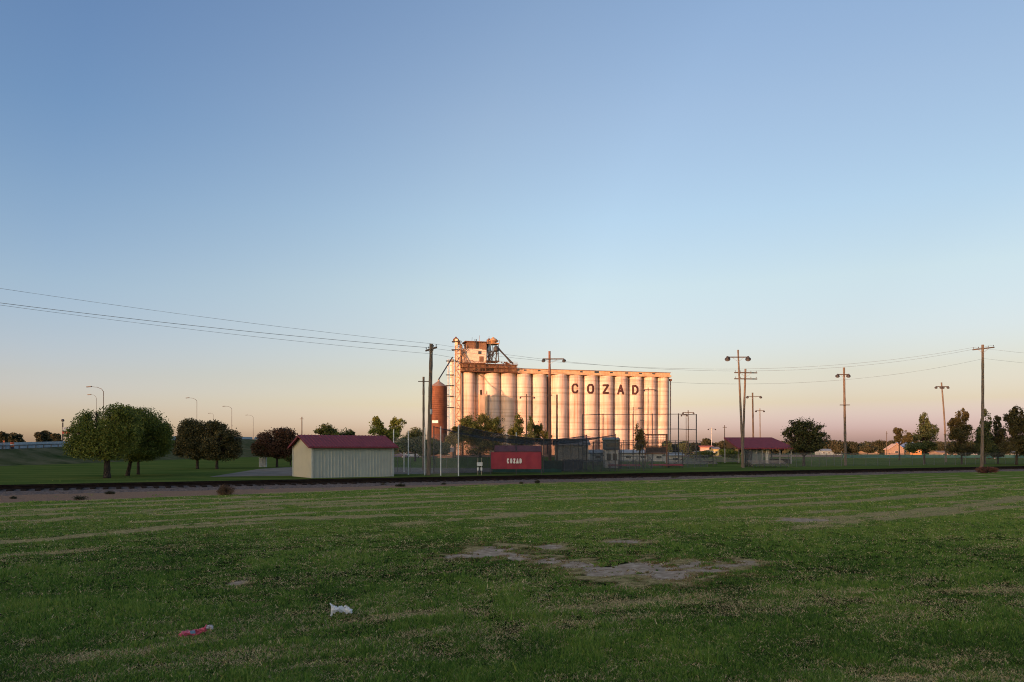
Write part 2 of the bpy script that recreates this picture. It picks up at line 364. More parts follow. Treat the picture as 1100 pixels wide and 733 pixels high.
# ------------------------------------------------------------------ grass
def halo_near(x, y):                        # dead rusty tufts fringe the bare soil
    h = np.zeros(x.shape)
    for b in BARE[:10]+BARE[13:]: h = np.maximum(h, 1-sstep(1.0,2.4,ell(x, y, *b)))
    return h
def grass():
    K = 265000                                                 # tufts of a few blades each, dark thatch between them with the shade painted in
    u = rng.random(K); d = 1/(1/6.0+(1/52-1/6.0)*u**.93)       # even in the picture's rows, i.e. denser close by
    a = rng.uniform(-.87, .87, K); x = a*d; y = d
    dry, bare, grav = masks(x, y); cl = fbm(x*2.4, y*2.4, 101, 3); cl2 = fbm(x*.6, y*.6, 111, 3)
    keep = (rng.random(K) < np.clip(1.02-bare*1.03, .03, 1)) & (rng.random(K) < np.clip(1-grav*1.3, .015, 1)) & (rng.random(K) < .72+.6*(cl-.3))
    x, y, d, dry, bare, cl, cl2 = [q[keep] for q in (x,y,d,dry,bare,cl,cl2)]; K = len(x); M = 7
    tv = rng.normal(0, .13, K); ts = rng.uniform(.6, 1.4, K)
    x, y, d, dry, bare, cl, cl2, tv, ts = [np.repeat(q, M) for q in (x,y,d,dry,bare,cl,cl2,tv,ts)]; K = len(x)
    rr = (.012+.0010*d)*ts; x = x+rng.normal(0,1,K)*rr; y = y+rng.normal(0,1,K)*rr
    isdry = rng.random(K) < np.clip(dry*.95+bare*.55+.06-.03*sstep(14,24,d), 0, .93)
    rust = isdry & (rng.random(K) < np.clip(halo_near(x, y), 0, .9))
    h = (.020+.030*np.clip((cl-.3)*2,0,1)*(.5+cl2))*ts*rng.uniform(.5,1.4,K)*(1-.4*dry)*(1-.5*bare)
    tall = rng.random(K) < .003; h = np.where(tall, h*2.4, h)
    w = (.0040+.00095*d)*rng.uniform(.7,1.4,K)
    th = rng.uniform(0, 2*math.pi, K); lean = rng.uniform(.1,.9,K)*h; lean = np.where(isdry, lean*1.6+.035, lean); hz = np.where(isdry, h*.55+.012, h)
    zb = (fbm(x*.9,y*.9,5)-.5)*.05*(1-bare)-.012
    dx = np.cos(th)*w; dy = np.sin(th)*w; ph = rng.uniform(0,2*math.pi,K)
    V = np.empty((K,3,3)); V[:,0] = np.stack([x-dx,y-dy,zb],1); V[:,1] = np.stack([x+dx,y+dy,zb],1)
    V[:,2] = np.stack([x+np.cos(ph)*lean, y+np.sin(ph)*lean, zb+hz+.01],1)
    var = np.where(rust, .72+.1*rng.random(K), np.where(isdry, .86+.14*rng.random(K), np.clip(.04+.50*cl2+.34*(rng.random(K)-.4)+.26*sstep(13,26,d)+.25*(cl-.5)+tv,0,.62)))  # farther blades lighter: lit tips at a grazing view put into the colour
    gmat = leaf_mat('grass_blades', [(.024,.048,.009),(.056,.116,.016),(.105,.205,.028),(.19,.265,.050),(.22,.115,.050),(.66,.53,.27)], .2)
    o = np_mesh('grass', V.reshape(-1,3), np.arange(K*3).reshape(K,3), gmat, attrs={'var':('FACE',var)})
    tag(o, 'short patchy mown grass of the near field with dry clippings', 'grass', kind='stuff')
grass()

# ------------------------------------------------------------------ sheets beyond the track
LAWN = mat('lawn_turf', (.034,.072,.016), .95, c2=(.135,.155,.040), scale=.11, stretch=(1,3.2,1), detail=10, spec=0)
ASPH = mat('worn_asphalt', (.15,.128,.10), .95, c2=(.25,.215,.175), scale=.6, detail=8, spec=0)
def vline(v, x0, x1, k=12): return [(x0+(x1-x0)*i/k, v+SL*(x0+(x1-x0)*i/k)) for i in range(k+1)]
near = vline(RV+2.9, -90, 150)
lw = MB().poly([(px_, py_, .045) for px_, py_ in near]+[(420,330,.045),(-150,330,.045),(-330,60,.045)])
tag(lw.build('lawn', LAWN), kind='structure')
sh = MB().poly([(*G(225,513.2),.06),(*G(470,509.6),.06),(*G(620,505.8),.06),(*G(620,503.2),.06),(*G(480,503.5),.06),(*G(395,502.6),.06),(*G(310,502.5),.06),(*G(278,504.5),.06)])
tag(sh.build('parking_lot', ASPH), kind='structure')
dirtm = mat('infield_dirt', (.13,.085,.055), .95, c2=(.22,.15,.10), scale=.8, detail=8, spec=.1)
tag(MB().poly([(-30,215,.075),(300,215,.075),(380,300,.075),(-30,300,.075)]).build('far_field', dirtm), kind='structure')

# ------------------------------------------------------------------ railway
Ln = math.hypot(1, SL); ux, uy = 1/Ln, SL/Ln
def T(s, o, z): return Vector((ux*s-uy*o, RV+uy*s+ux*o, z))
track = thing('railroad_track', 'single railroad track on grey ballast crossing behind the near field', 'railway', (0, RV, 0))
s_ = np.arange(-95, 170, .2); o_ = np.array([-2.9,-2.5,-2.1,-1.75,-1.5,-1.2,-.8,-.4,0,.4,.8,1.2,1.5,1.75,2.1,2.6])
S, O = np.meshgrid(s_, o_); s1 = S.ravel(); o1 = O.ravel()
zz = .13*(1-sstep(1.4, 2.7, np.abs(o1)))+(rng.random(len(s1))-.5)*.05+.03*(fbm(s1*.6,o1*.6+50,15)-.5); zz = np.where((np.abs(o1) > 2.4), np.minimum(zz-.03,-.0), zz)
xx = ux*s1-uy*o1; yy = RV+uy*s1+ux*o1; nx = len(s_); ny = len(o_)
i = (np.arange(ny-1)[:,None]*nx+np.arange(nx-1)[None,:]).ravel()
bal = mat('ballast_stone', (.07,.052,.044), .95, c2=(.25,.19,.16), scale=9, detail=7, bump=.6, spec=0)
np_mesh('ballast', np.stack([xx,yy,zz],1), np.stack([i,i+1,i+1+nx,i+nx],1), bal, track)
railm = mat('rail_steel', (.012,.009,.008), .9, c2=(.03,.02,.016), scale=3, spec=.05)
for o0 in (-.717, .717):
    pr = [(-.07,0),(.07,0),(.07,.015),(.012,.03),(.012,.12),(.036,.13),(.036,.165),(-.036,.165),(-.036,.13),(-.012,.12),(-.012,.03),(-.07,.015)]
    MB().prism([T(-95, o0+a, .215+b_) for a, b_ in pr], T(170,0,0)-T(-95,0,0)).build('rail', railm, track)
tiem = mat('sleeper_wood', (.015,.011,.009), .9, c2=(.045,.034,.028), scale=6, stretch=(1,1,4), bump=.4, spec=.05)
def tie(mb, s):
    j = random.uniform(-.07,.07); a = random.uniform(-.015,.015)
    d = Vector((ux*1-uy*a, uy+ux*a, 0)).normalized(); e = Vector((-d.y, d.x, 0))
    mb.quadbox(T(s, j, .128), d*.115, e*1.29, Vector((0,0,.088)))
rest = MB(); k = 0
for q in range(-158, 283):
    s = q*.6
    if -32.5 <= s <= 27.4: m_ = MB(); tie(m_, s); m_.build('sleeper', tiem, track)
    else: tie(rest, s)
tag(rest.build('sleepers', tiem, track), kind='stuff')

# ------------------------------------------------------------------ highway bank and overpass at the left
CR = [(-260,82,2.2),(-60,100,2.2),(0,110,2.2),(70,135,2.7),(130,165,3.6),(200,215,5.2),(258,296,6.3),(272,318,6.5)]
cr = [Vector((PX(p,D), D, z_)) for p, D, z_ in CR]
nb = []
for i, p in enumerate(cr):
    d = (cr[min(i+1,len(cr)-1)]-cr[max(i-1,0)]); d.z = 0; d.normalize(); nb.append(Vector((-d.y, d.x, 0)))
bank = MB(); i0 = 0
rows_ = []
for p, q in zip(cr, nb):
    w = 3.2*p.z+2
    rows_.append([Vector((p.x,p.y,-.1))-q*(w+1.5), Vector((p.x,p.y,p.z*.45))-q*w*.5, p-q*1.2, p+q*14, Vector((p.x,p.y,-.1))+q*(14+w)])
for r in rows_: bank.v += r
for i in range(len(rows_)-1):
    for j in range(4): a = i*5+j; bank.f.append((a,a+5,a+6,a+1))
bank.f.append((0,1,2,3,4)); bank.f.append(tuple(5*(len(rows_)-1)+j for j in range(5))[::-1])
BANKM = mat('bank_grass', (.030,.050,.014), .95, c2=(.16,.135,.075), scale=.16, detail=8, stretch=(1,1,4), spec=0)
tag(bank.build('embankment', BANKM, smooth=False), kind='structure')
rd = MB()
for p, q in zip(cr, nb): rd.v += [p-q*.4+Vector((0,0,.03)), p+q*12+Vector((0,0,.03))]
for i in range(len(cr)-1): rd.f.append((2*i,2*i+2,2*i+3,2*i+1))
tag(rd.build('highway', mat('pale_road', (.16,.16,.16), .9, c2=(.24,.24,.235), scale=.4)), kind='structure')
BARM = mat('barrier_concrete', (.22,.29,.32), .8, c2=(.32,.39,.42), scale=.6)
bt = thing('highway_barrier', 'long blue-grey concrete barrier along the raised highway at the far left', 'barrier', tuple(cr[2]))
bm_ = MB()
for i in range(len(cr)-1):
    a, b_ = cr[i], cr[i+1]; qa, qb = nb[i], nb[i+1]
    pa = [a+qa*.25*k+Vector((0,0,h)) for k, h in ((1,.03),(2.4,.03),(2,.98),(1.4,.98))]; pb = [b_+qb*.25*k+Vector((0,0,h)) for k, h in ((1,.03),(2.4,.03),(2,.98),(1.4,.98))]
    j = len(bm_.v); bm_.v += pa+pb
    for q in range(4): bm_.f.append((j+q, j+(q+1)%4, j+4+(q+1)%4, j+4+q))
bm_.build('concrete_wall', BARM, bt)
gr = MB()
pts = [p-q*.75+Vector((0,0,.55)) for p, q in zip(cr[:5], nb[:5])]
gr.tube(pts, .09, 6); gr.build('guard_rail', mat('old_rail', (.10,.11,.11), .7), bt)
for i in range(0, 34):
    t = i/33*3.999; k = int(t); f = t-k; p = pts[k].lerp(pts[k+1], f)
    MB().box((p.x,p.y,p.z-.3),(.1,.1,.62)).build('rail_post', WOOD, bt)
# overpass span
ov = thing('overpass', 'grey highway overpass glimpsed between the left hand trees', 'bridge', (PX(262,300),300,0))
A_, B_ = cr[-1], Vector((PX(345,350),350,6.6)); dv = (B_-A_).normalized(); pv = Vector((-dv.y,dv.x,0)).normalized()
mid_ = (A_+B_)/2; ln = (B_-A_).length/2
MB().quadbox(mid_+pv*6-Vector((0,0,.9)), dv*ln, pv*6.5, Vector((0,0,.55))).build('girder', mat('girder_dark', (.06,.04,.04), .8), ov)
MB().quadbox(mid_+pv*6-Vector((0,0,.18)), dv*ln, pv*7, Vector((0,0,.16))).build('deck', mat('deck_concrete', (.35,.34,.33), .85), ov)
MB().quadbox(mid_-pv*.8+Vector((0,0,.55)), dv*ln, pv*.15, Vector((0,0,.5))).build('parapet', BARM, ov)
for f in (.12,.5,.88):
    c_ = A_.lerp(B_, f)
    MB().box((c_.x+pv.x*6, c_.y+pv.y*6, 2.5), (.9, 11, 5.2)).build('pier', mat('sunlit_pier_concrete', (.50,.36,.25), .9), ov)  # orange sunlight on the piers put into their concrete colour
# construction drum
dr = thing('traffic_drum', 'orange construction drum standing on the highway shoulder at the far left', 'traffic drum', (PX(13,112.5),112.5,2.24))
ORG = mat('safety_orange', (.55,.10,.03), .5); RFW = mat('reflective_white', (.6,.6,.58), .4)
o = MB().lathe((PX(13,112.5),112.5,2.24), [(.36,0),(.36,.1),(.29,.12),(.28,.35),(.285,.36)], 18).build('base', DARKS, dr)
MB().lathe((PX(13,112.5),112.5,2.6), [(.28,0),(.27,.3),(.26,.32),(.26,.34),(.25,.62),(.22,.66),(.1,.68)], 18).build('drum', ORG, dr)
MB().lathe((PX(13,112.5),112.5,2.86), [(.276,0),(.272,.13)], 18).build('reflective_band', RFW, dr)
p4 = PX(4.5,111.5)
dl = thing('delineator_post', 'pale delineator post beside the orange drum on the highway', 'post', (p4,111.5,2.22))
MB().tube([(p4,111.5,2.2),(p4,111.5,3.5)], .07, 8).build('post', mat('pale_post', (.5,.36,.28), .6), dl)
MB().box((p4,111.42,3.42),(.2,.04,.28)).build('reflector', ORG, dl)

# highway lamps
def highway_lamp(px, D, ztop, zb, arm, label, thick=.11):
    X0 = PX(px, D)
    t = thing('highway_lamp', label, 'street lamp', (X0,D,zb), 'lamps along the highway')
    MB().tube([(X0,D,zb),(X0,D,ztop-1.0)], [thick*1.0,thick*.65], 8).build('pole', mat('lamp_post_grey', (.10,.10,.10), .6), t)
    MB().tube([(X0,D,ztop-1.05),(X0-arm*.15,D,ztop-.5),(X0-arm*.5,D,ztop-.12),(X0-arm,D,ztop)], [thick*.7,thick*.6,thick*.5,thick*.45], 6).build('arm', mat('lamp_post_grey', (.10,.10,.10), .6), t)
    MB().quadbox((X0-arm-.42,D,ztop-.02), Vector((.5,0,.05)), Vector((0,.18,0)), Vector((0,0,.09))).build('luminaire', LAMPM, t)
highway_lamp(111.2,155,PZ(415.5,155),3.3,2.6,'tall curved-arm highway lamp rising behind the big round tree')
highway_lamp(103.5,215,PZ(424,215),4.4,1.6,'thin distant lamp just left of the tall lamp over the big round tree',.08)
highway_lamp(211.5,225,PZ(427.5,225),5.4,2.4,'highway lamp above the brown double tree, nearest of the receding row')
highway_lamp(229.5,330,PZ(444,330),6,1.5,'faint short lamp top over the middle of the brown double tree',.08)
highway_lamp(249,272,PZ(436.5,272),6.1,2.4,'highway lamp over the right shoulder of the brown double tree')
highway_lamp(272,345,PZ(446,345),6.4,2.6,'highway lamp standing by the overpass beside the reddish tree')

# ------------------------------------------------------------------ poles
def wood_pole(t, base, top, r0=.16, r1=.11, m=WOOD, name='pole', bow=0):
    b0 = Vector(base); t0 = Vector(top); pts = []
    for i in range(7):
        f = i/6; p = b0.lerp(t0, f); p.x += bow*math.sin(f*math.pi); pts.append(p)
    MB().tube(pts, [r0+(r1-r0)*i/6 for i in range(7)], 10).build(name, m, t)
AD = Vector((-SL, 1, 0)).normalized()       # crossarm direction, square to the railway
def insulator(t, p, r=.05, h=.2):
    MB().lathe(tuple(p), [(.012,0),(.012,h*.35),(r,h*.4),(r*.6,h*.6),(r,h*.65),(r*.5,h)], 8).build('insulator', mat('insulator_glaze', (.10,.10,.11), .25), t)
def utility_pole(px_b, px_t, pyt, D, label, arm=2.4, r0=.17, r1=.12, m=DWOOD, dropa=.45, direction=AD, arms=1, group='utility poles carrying the overhead wires', bow=0, base_z=-.1):
    b0 = Vector((PX(px_b,D), D, base_z)); t0 = Vector((PX(px_t,D), D, PZ(pyt,D)))
    t = thing('utility_pole', label, 'utility pole', tuple(Vector((b0.x,b0.y,0))), group)
    wood_pole(t, b0, t0, r0, r1, m, bow=bow); tips = []
    for k in range(arms):
        c_ = t0+Vector((0,0,-dropa-k*.75))-Vector((0,.12,0))
        MB().quadbox(c_, direction*arm/2, Vector((direction.y,-direction.x,0))*.05, Vector((0,0,.065))).build('crossarm', DWOOD, t)
        for f in (-.92,-.45,.45,.92):
            p = c_+direction*arm/2*f+Vector((0,0,.065)); insulator(t, p); tips.append(p+Vector((0,0,.2)))
        if k == 0:
            for s in (-1,1): MB().tube([c_+direction*s*arm*.28, c_-Vector((0,0,.5))+Vector((0,.05,0))], .02, 5).build('brace', GALV, t)
    return t, t0, tips
DA, DC, DZ = 62.0, 85.0, 35.5
tA, topA, tipA = utility_pole(460.3, 463.3, 369.5, DA, 'dark utility pole left of the rusty bin, rising highest at the left of the elevator', m=WOOD, r0=.2, r1=.155)
tC, topC, tipC = utility_pole(1054.7, 1055.6, 370.5, DC, 'grey leaning utility pole at the right, reddish bush at its foot', m=WOOD, r0=.19, r1=.14, bow=.05)
# equipment can and bracket on pole A
MB().lathe((topA.x+.02, DA-.32, topA.z-5.9), [(.02,0),(.1,.02),(.1,.4),(.05,.45)], 10).build('junction_can', GALV, tA)
zA = Vector((PX(-735,DZ), DZ, 15.3))
tZ = thing('utility_pole', 'utility pole beyond the left edge that the wires run up to', 'utility pole', (zA.x,DZ,0), 'utility poles carrying the overhead wires')
wood_pole(tZ, (zA.x,DZ,-.1), tuple(zA), .19, .13, DWOOD)
MB().quadbox(zA-Vector((0,0,.3)), AD*1.2, Vector((AD.y,-AD.x,0))*.05, Vector((0,0,.065))).build('crossarm', DWOOD, tZ)
zR = Vector((PX(1430,110), 110, PZ(392,110)))
tR = thing('utility_pole', 'utility pole beyond the right edge that the wires run on to', 'utility pole', (zR.x,110,0), 'utility poles carrying the overhead wires')
wood_pole(tR, (zR.x,110,-.1), tuple(zR), .19, .13, WOOD)
MB().quadbox(zR-Vector((0,0,.4)), AD*1.2, Vector((AD.y,-AD.x,0))*.05, Vector((0,0,.065))).build('crossarm', DWOOD, tR)
WIRE = mat('wire', (.20,.20,.20), .6)
def wire(a, b_, sag, label, r=.010):
    pts = []
    for i in range(33):
        f = i/32; p = a.lerp(b_, f); p.z -= sag*4*f*(1-f); pts.append(p)
    o = MB().tube(pts, r, 5).build('overhead_wire', WIRE)
    tag(o, label, 'cable', 'overhead wires strung between the utility poles')
lowA = topA+Vector((0,-.14,-.85)); lowC = topC+Vector((0,-.18,-1.6))
wire(tipA[0], zA+Vector((0,0,-.1))-AD*1.1, .7, 'uppermost of the wires running left from the dark utility pole')
wire(tipA[3], zA+Vector((0,0,-1.2))+AD*1.1, .7, 'middle wire running left from the dark utility pole', .016)
wire(lowA, zA+Vector((0,0,-1.1)), .75, 'lowest of the wires running left from the dark utility pole')
wire(tipA[0], tipC[0], 2.55, 'upper wire crossing above the elevator to the grey leaning pole')
wire(tipA[3], tipC[3], 2.15, 'second wire just under the upper one over the elevator')
wire(lowA, lowC, 2.7, 'lowest wire crossing in front of the elevator towards the grey leaning pole')
wire(tipC[3], zR+Vector((0,0,-.1)), .9, 'upper wire leaving the grey leaning pole to the right')
wire(lowC, zR+Vector((0,0,-1.4)), .9, 'lower wire leaving the grey leaning pole to the right')

def floodlight(t, p, s=.34, tilt=.6):
    p = Vector(p); s *= .62; d = Vector((.25,math.cos(tilt),-math.sin(tilt))).normalized(); q = d.cross(Vector((1,0,0))).normalized(); r = Vector((1,0,0))
    i = []; mb = MB()
    mb.tube([p-d*s*.5, p-d*s*.25, p+d*s*.15, p+d*s*.45], [s*.28, s*.34, s*.5, s*.72], 12)
    o = mb.build('floodlight', LAMPM, t)
    mb = MB(); mb.tube([p+d*s*.455, p+d*s*.48], [s*.68, s*.68], 12); g = mb.build('lens', LENS, o); 
    return o
def light_pole(pxb, pxt, pyt, D, pya, pxl, pxr, label, lamps=1, r0=.15, r1=.1, m=WOOD, ls=.42, bow=0, extra=None):
    b0 = Vector((PX(pxb,D),D,-.1)); t0 = Vector((PX(pxt,D),D,PZ(pyt,D)))
    t = thing('light_pole', label, 'light pole', (b0.x,D,0), 'wooden floodlight poles round the ball field')
    wood_pole(t, b0, t0, r0, r1, m, bow=bow)
    za = PZ(pya,D); xl, xr = PX(pxl,D), PX(pxr,D)
    MB().box(((xl+xr)/2, D-r1-.05, za), (xr-xl, .09, .12)).build('crossarm', DWOOD, t)
    xc = t0.x
    for s, xe in ((-1,xl),(1,xr)):
        MB().tube([(xc+(xe-xc)*.5, D-r1-.03, za-.06),(xc,D-r1,za-.55)], .02, 5).build('brace', GALV, t)
        for k in range(lamps): floodlight(t, (xe-s*(.05+k*ls*1.5), D-r1-.12, za-.12), ls)
    if extra:
        for (py_, l_, r_) in extra:
            MB().box(((PX(l_,D)+PX(r_,D))/2, D-.2, PZ(py_,D)), (PX(r_,D)-PX(l_,D), .3, .1)).build('bracket', DWOOD, t)
    return t
light_pole(590.8,590.3,377.5,80,386,583,606,'reddish wooden light pole rising in front of the silos, arm reaching over the roofline',lamps=1,r0=.2,r1=.13,ls=.5,m=mat('reddish_wood',(.16,.07,.045),.85,c2=(.26,.13,.08),scale=2,stretch=(6,6,.6)))
light_pole(798.5,792.8,376,88,384,780.5,803.5,'tallest light pole at the right, crossing the double-armed utility pole, round lamps on its arm',lamps=1,ls=.75,r0=.17)
utility_pole(797.3,800.8,396.3,91,'leaning pole with two long crossarms beside the tallest light pole',arm=2.9,arms=2,dropa=.5,direction=Vector((1,.12,0)).normalized(),m=WOOD,group='wooden utility poles of the ball field')
light_pole(809.5,808.4,422,150,426,802,817,'dark light pole above the maroon roof with wide arm',ls=.65,r0=.2,r1=.16,m=DWOOD)
light_pole(816.8,816.3,439,190,441.3,811.5,820.5,'small far light pole at the right above the maroon roof',ls=.6,r0=.14,r1=.12)
light_pole(908.3,906.6,395,100,402.6,898.5,911,'sunlit light pole with a lower bracket, standing alone right of the broad open tree',lamps=1,ls=.65,r0=.2,r1=.14,extra=[(435.3,901.8,911.8)])
light_pole(1016.2,1011.3,411,125,415.5,1004.5,1018,'leaning light pole with four small lamps between the right hand trees',lamps=2,ls=.55,r0=.16,r1=.12,bow=.15)
light_pole(565.6,565.4,423.5,120,426.5,558.5,574,'thin light pole before the silos with a lamp at each arm end',ls=.4,r0=.12,r1=.09,m=DWOOD)
light_pole(696,696.2,416.5,125,418.8,691.5,704,'thin light pole before the last lettered silo',ls=.4,r0=.1,r1=.08,m=DWOOD)
light_pole(739.6,739.2,441,150,443.3,733,745,'slim light pole behind the right end of the tall backstop',ls=.45,r0=.12,r1=.1,m=DWOOD)
light_pole(737.2,737.0,444.5,158,446,731.5,738,'slimmer pole close beside the one behind the backstop end',ls=.4,r0=.08,r1=.07,m=DWOOD)
light_pole(764.5,764.3,459.5,260,461,760.5,768.5,'tiny distant light pole left of the maroon roof',ls=.6,r0=.13,r1=.1,m=GALV)
# street light with one arm in front of the silos
def arm_light(px, pyt, D, pxa, pya, label, m=DWOOD, r=.12):
    X0 = PX(px,D); t = thing('street_light', label, 'street lamp', (X0,D,0), 'single-arm lights before the elevator')
    wood_pole(t, (X0,D,-.1), (X0,D,PZ(pyt,D)), r*1.2, r, m)
    xe = PX(pxa,D); MB().tube([(X0,D-.05,PZ(pyt+4,D)),(X0+(xe-X0)*.5,D-.05,PZ(pya+1,D)),(xe,D-.05,PZ(pya,D))], .04, 6).build('arm', GALV, t)
    s = 1 if xe > X0 else -1
    MB().quadbox((xe+s*.3,D-.05,PZ(pya,D)-.02), Vector((.35,0,0)), Vector((0,.16,0)), Vector((0,0,.08))).build('luminaire', LAMPM, t)
arm_light(598.2,424,118,592.5,424.5,'dark street light with a short arm just right of the reddish pole',r=.16)
arm_light(680.3,437.5,115,685.5,438.5,'low street light with arm to the right before the lettered D silo',r=.06)
arm_light(684.7,451,128,688,451.5,'short yard light just above the young yellowish tree',r=.05,m=GALV)
for (px, pyt, D, r, lab) in ((778.4,457,122,.07,'thin bare pole at the left tip of the maroon roof'),(952.5,463.5,230,.1,'short dark pole left of the sunlit little house'),(324.3,448,140,.10,'thin pole behind the peak of the shed'),(455,405,78,.13,'shorter brown pole just left of the dark utility pole')):
    X0 = PX(px,D); t = thing('service_pole', lab, 'pole', (X0,D,0))
    wood_pole(t, (X0,D,-.1), (X0,D,PZ(pyt,D)), r*1.1, r*.9, WOOD if r > .12 else DWOOD)
    MB().box((X0,D-.12,PZ(pyt+(5 if r > .12 else 2.2),D)), (1.1 if r > .12 else .7,.06,.08)).build('crossbar', DWOOD, t)

# ------------------------------------------------------------------ metal shed
def shed():
    a = .65; q = math.hypot(1,a); e1 = Vector((1/q,a/q,0)); e2 = Vector((-a/q,1/q,0))
    c0 = Vector((PX(335.4,56),56,0)); Lg, Wd, H = 6.55, 4.75, 2.46; RH = .82
    t = thing('storage_shed', 'small green ribbed metal shed, skylight tinted into its tan gables, with maroon gable roof behind the track', 'shed', tuple(c0))
    def ribs(mb, p0, dirv, nrm, length, ztop, z0=0.0, step=.262):
        n_ = int(round(length/step)); st = length/n_
        prof = []
        for k in range(n_):
            prof += [(k*st,0),(k*st+st*.62,0),(k*st+st*.7,.04),(k*st+st*.92,.04),(k*st+st,0)]
        pts = []
        for u, d in prof:
            if pts and abs(pts[-1][0]-u) < 1e-6: continue
            pts.append((u,d))
        i = len(mb.v)
        for u, d in pts:
            p = p0+dirv*u+nrm*d; mb.v += [Vector((p.x,p.y,z0)), Vector((p.x,p.y,ztop(u)))]
        for k in range(len(pts)-1): mb.f.append((i+2*k,i+2*k+2,i+2*k+3,i+2*k+1))
    side = mat('shed_siding_green', (.36,.37,.315), .55, var=.07, scale=1.2, detail=6)
    gab = mat('gable_siding_skylit', (.51,.47,.35), .6, var=.06, scale=1.2, detail=6)  # yellowish gable tone holds the dim western skylight in its colour
    m_ = MB(); ribs(m_, c0, e1, -e2, Lg, lambda u: H); m_.build('side_wall', side, t)
    m_ = MB(); ribs(m_, c0+e2*Wd+e1*Lg, -e1, e2, Lg, lambda u: H); m_.build('side_wall', side, t)
    gz = lambda u: H+RH*(1-abs(u-Wd/2)/(Wd/2))
    m_ = MB(); ribs(m_, c0+e2*Wd, -e2, -e1, Wd, lambda u: gz(u)); m_.build('gable_wall', gab, t)
    m_ = MB(); ribs(m_, c0+e1*Lg, e2, e1, Wd, lambda u: gz(u)); m_.build('gable_wall', gab, t)
    # corner and eave trim
    for p in (c0, c0+e1*Lg, c0+e2*Wd, c0+e1*Lg+e2*Wd):
        MB().quadbox((p.x,p.y,H/2), e1*.07, e2*.07, Vector((0,0,H/2-.01))).build('corner_trim', mat('shed_trim', (.42,.42,.36), .5), t)
    oh = .34; sl_ = RH/(Wd/2)
    for s in (-1,1):
        cen = c0+e1*Lg/2+e2*Wd/2; n_ = 26; st = (Lg+2*oh)/n_; m_ = MB()
        ridge = cen; dn = e2*s
        m_.v = []
        for k in range(n_):
            for u, d in ((0,0),(.7,0),(.78,.035),(.92,.035)):
                base = ridge-e1*(Lg/2+oh)+e1*(k+u)*st; m_.v += [Vector((base.x,base.y,H+RH+.06+d)), Vector((0,0,H-.0+.06+d-oh*sl_))+Vector((base.x,base.y,0))+dn*(Wd/2+oh)]
        base = ridge+e1*(Lg/2+oh); m_.v += [Vector((base.x,base.y,H+RH+.06)), Vector((0,0,H+.06-oh*sl_))+Vector((base.x,base.y,0))+dn*(Wd/2+oh)]
        for k in range(len(m_.v)//2-1): m_.f.append((2*k,2*k+1,2*k+3,2*k+2) if s < 0 else (2*k,2*k+2,2*k+3,2*k+1))
        r_ = m_.build('roof_panel', MAROON, t)
        # fascia
        e_ = cen+dn*(Wd/2+oh); MB().quadbox((e_.x,e_.y,H+.02-oh*sl_), e1*(Lg/2+oh), e2*.02, Vector((0,0,.06))).build('fascia', MAROON, r_)
        for g in (-1,1):
            pa = cen+e1*g*(Lg/2+oh); pb = pa+dn*(Wd/2+oh)
            MB().prism([(pa.x,pa.y,H+RH+.05),(pb.x,pb.y,H+.05-oh*sl_),(pb.x,pb.y,H-.09-oh*sl_),(pa.x,pa.y,H+RH-.09)], e1*g*.02).build('barge_board', MAROON, r_)
    # dark gap on the underside at the back corner: downpipe
    p = c0+e1*(Lg-.12)-e2*.1; MB().tube([(p.x,p.y,.1),(p.x,p.y,H-.1)], .045, 8).build('downpipe', GALV, t)
shed()

# ------------------------------------------------------------------ letters as raster cells
STROKES = {'C': ([(.86,.78),(.70,.95),(.30,.95),(.08,.72),(.08,.28),(.30,.05),(.70,.05),(.86,.22)],),
 'O': ([(.30,.95),(.70,.95),(.92,.72),(.92,.28),(.70,.05),(.30,.05),(.08,.28),(.08,.72),(.30,.95)],),
 'Z': ([(.10,.93),(.90,.93)],[(.87,.9),(.13,.1)],[(.10,.07),(.90,.07)]),
 'A': ([(.08,.02),(.5,.96)],[(.5,.96),(.92,.02)],[(.24,.32),(.76,.32)]),
 'D': ([(.12,.95),(.12,.05)],[(.12,.94),(.58,.94),(.88,.70),(.88,.30),(.58,.06),(.12,.06)])}
def letter_cells(ch, w, h, sw, nxl=34, nyl=44):
    out = []
    for i in range(nxl):
        for j in range(nyl):
            x = (i+.5)/nxl*w; y = (j+.5)/nyl*h; ok = False
            for st in STROKES[ch]:
                st_ = [(sw/2+a*(w-sw), sw/2+b_*(h-sw)) for a, b_ in st]
                for p, q in zip(st_[:-1], st_[1:]):
                    dx, dy = q[0]-p[0], q[1]-p[1]; tt = max(0,min(1,((x-p[0])*dx+(y-p[1])*dy)/(dx*dx+dy*dy)))
                    if math.hypot(x-p[0]-tt*dx, y-p[1]-tt*dy) < sw/2: ok = True; break
                if ok: break
            if ok: out.append((i/nxl*w, j/nyl*h, (i+1)/nxl*w, (j+1)/nyl*h))
    return out

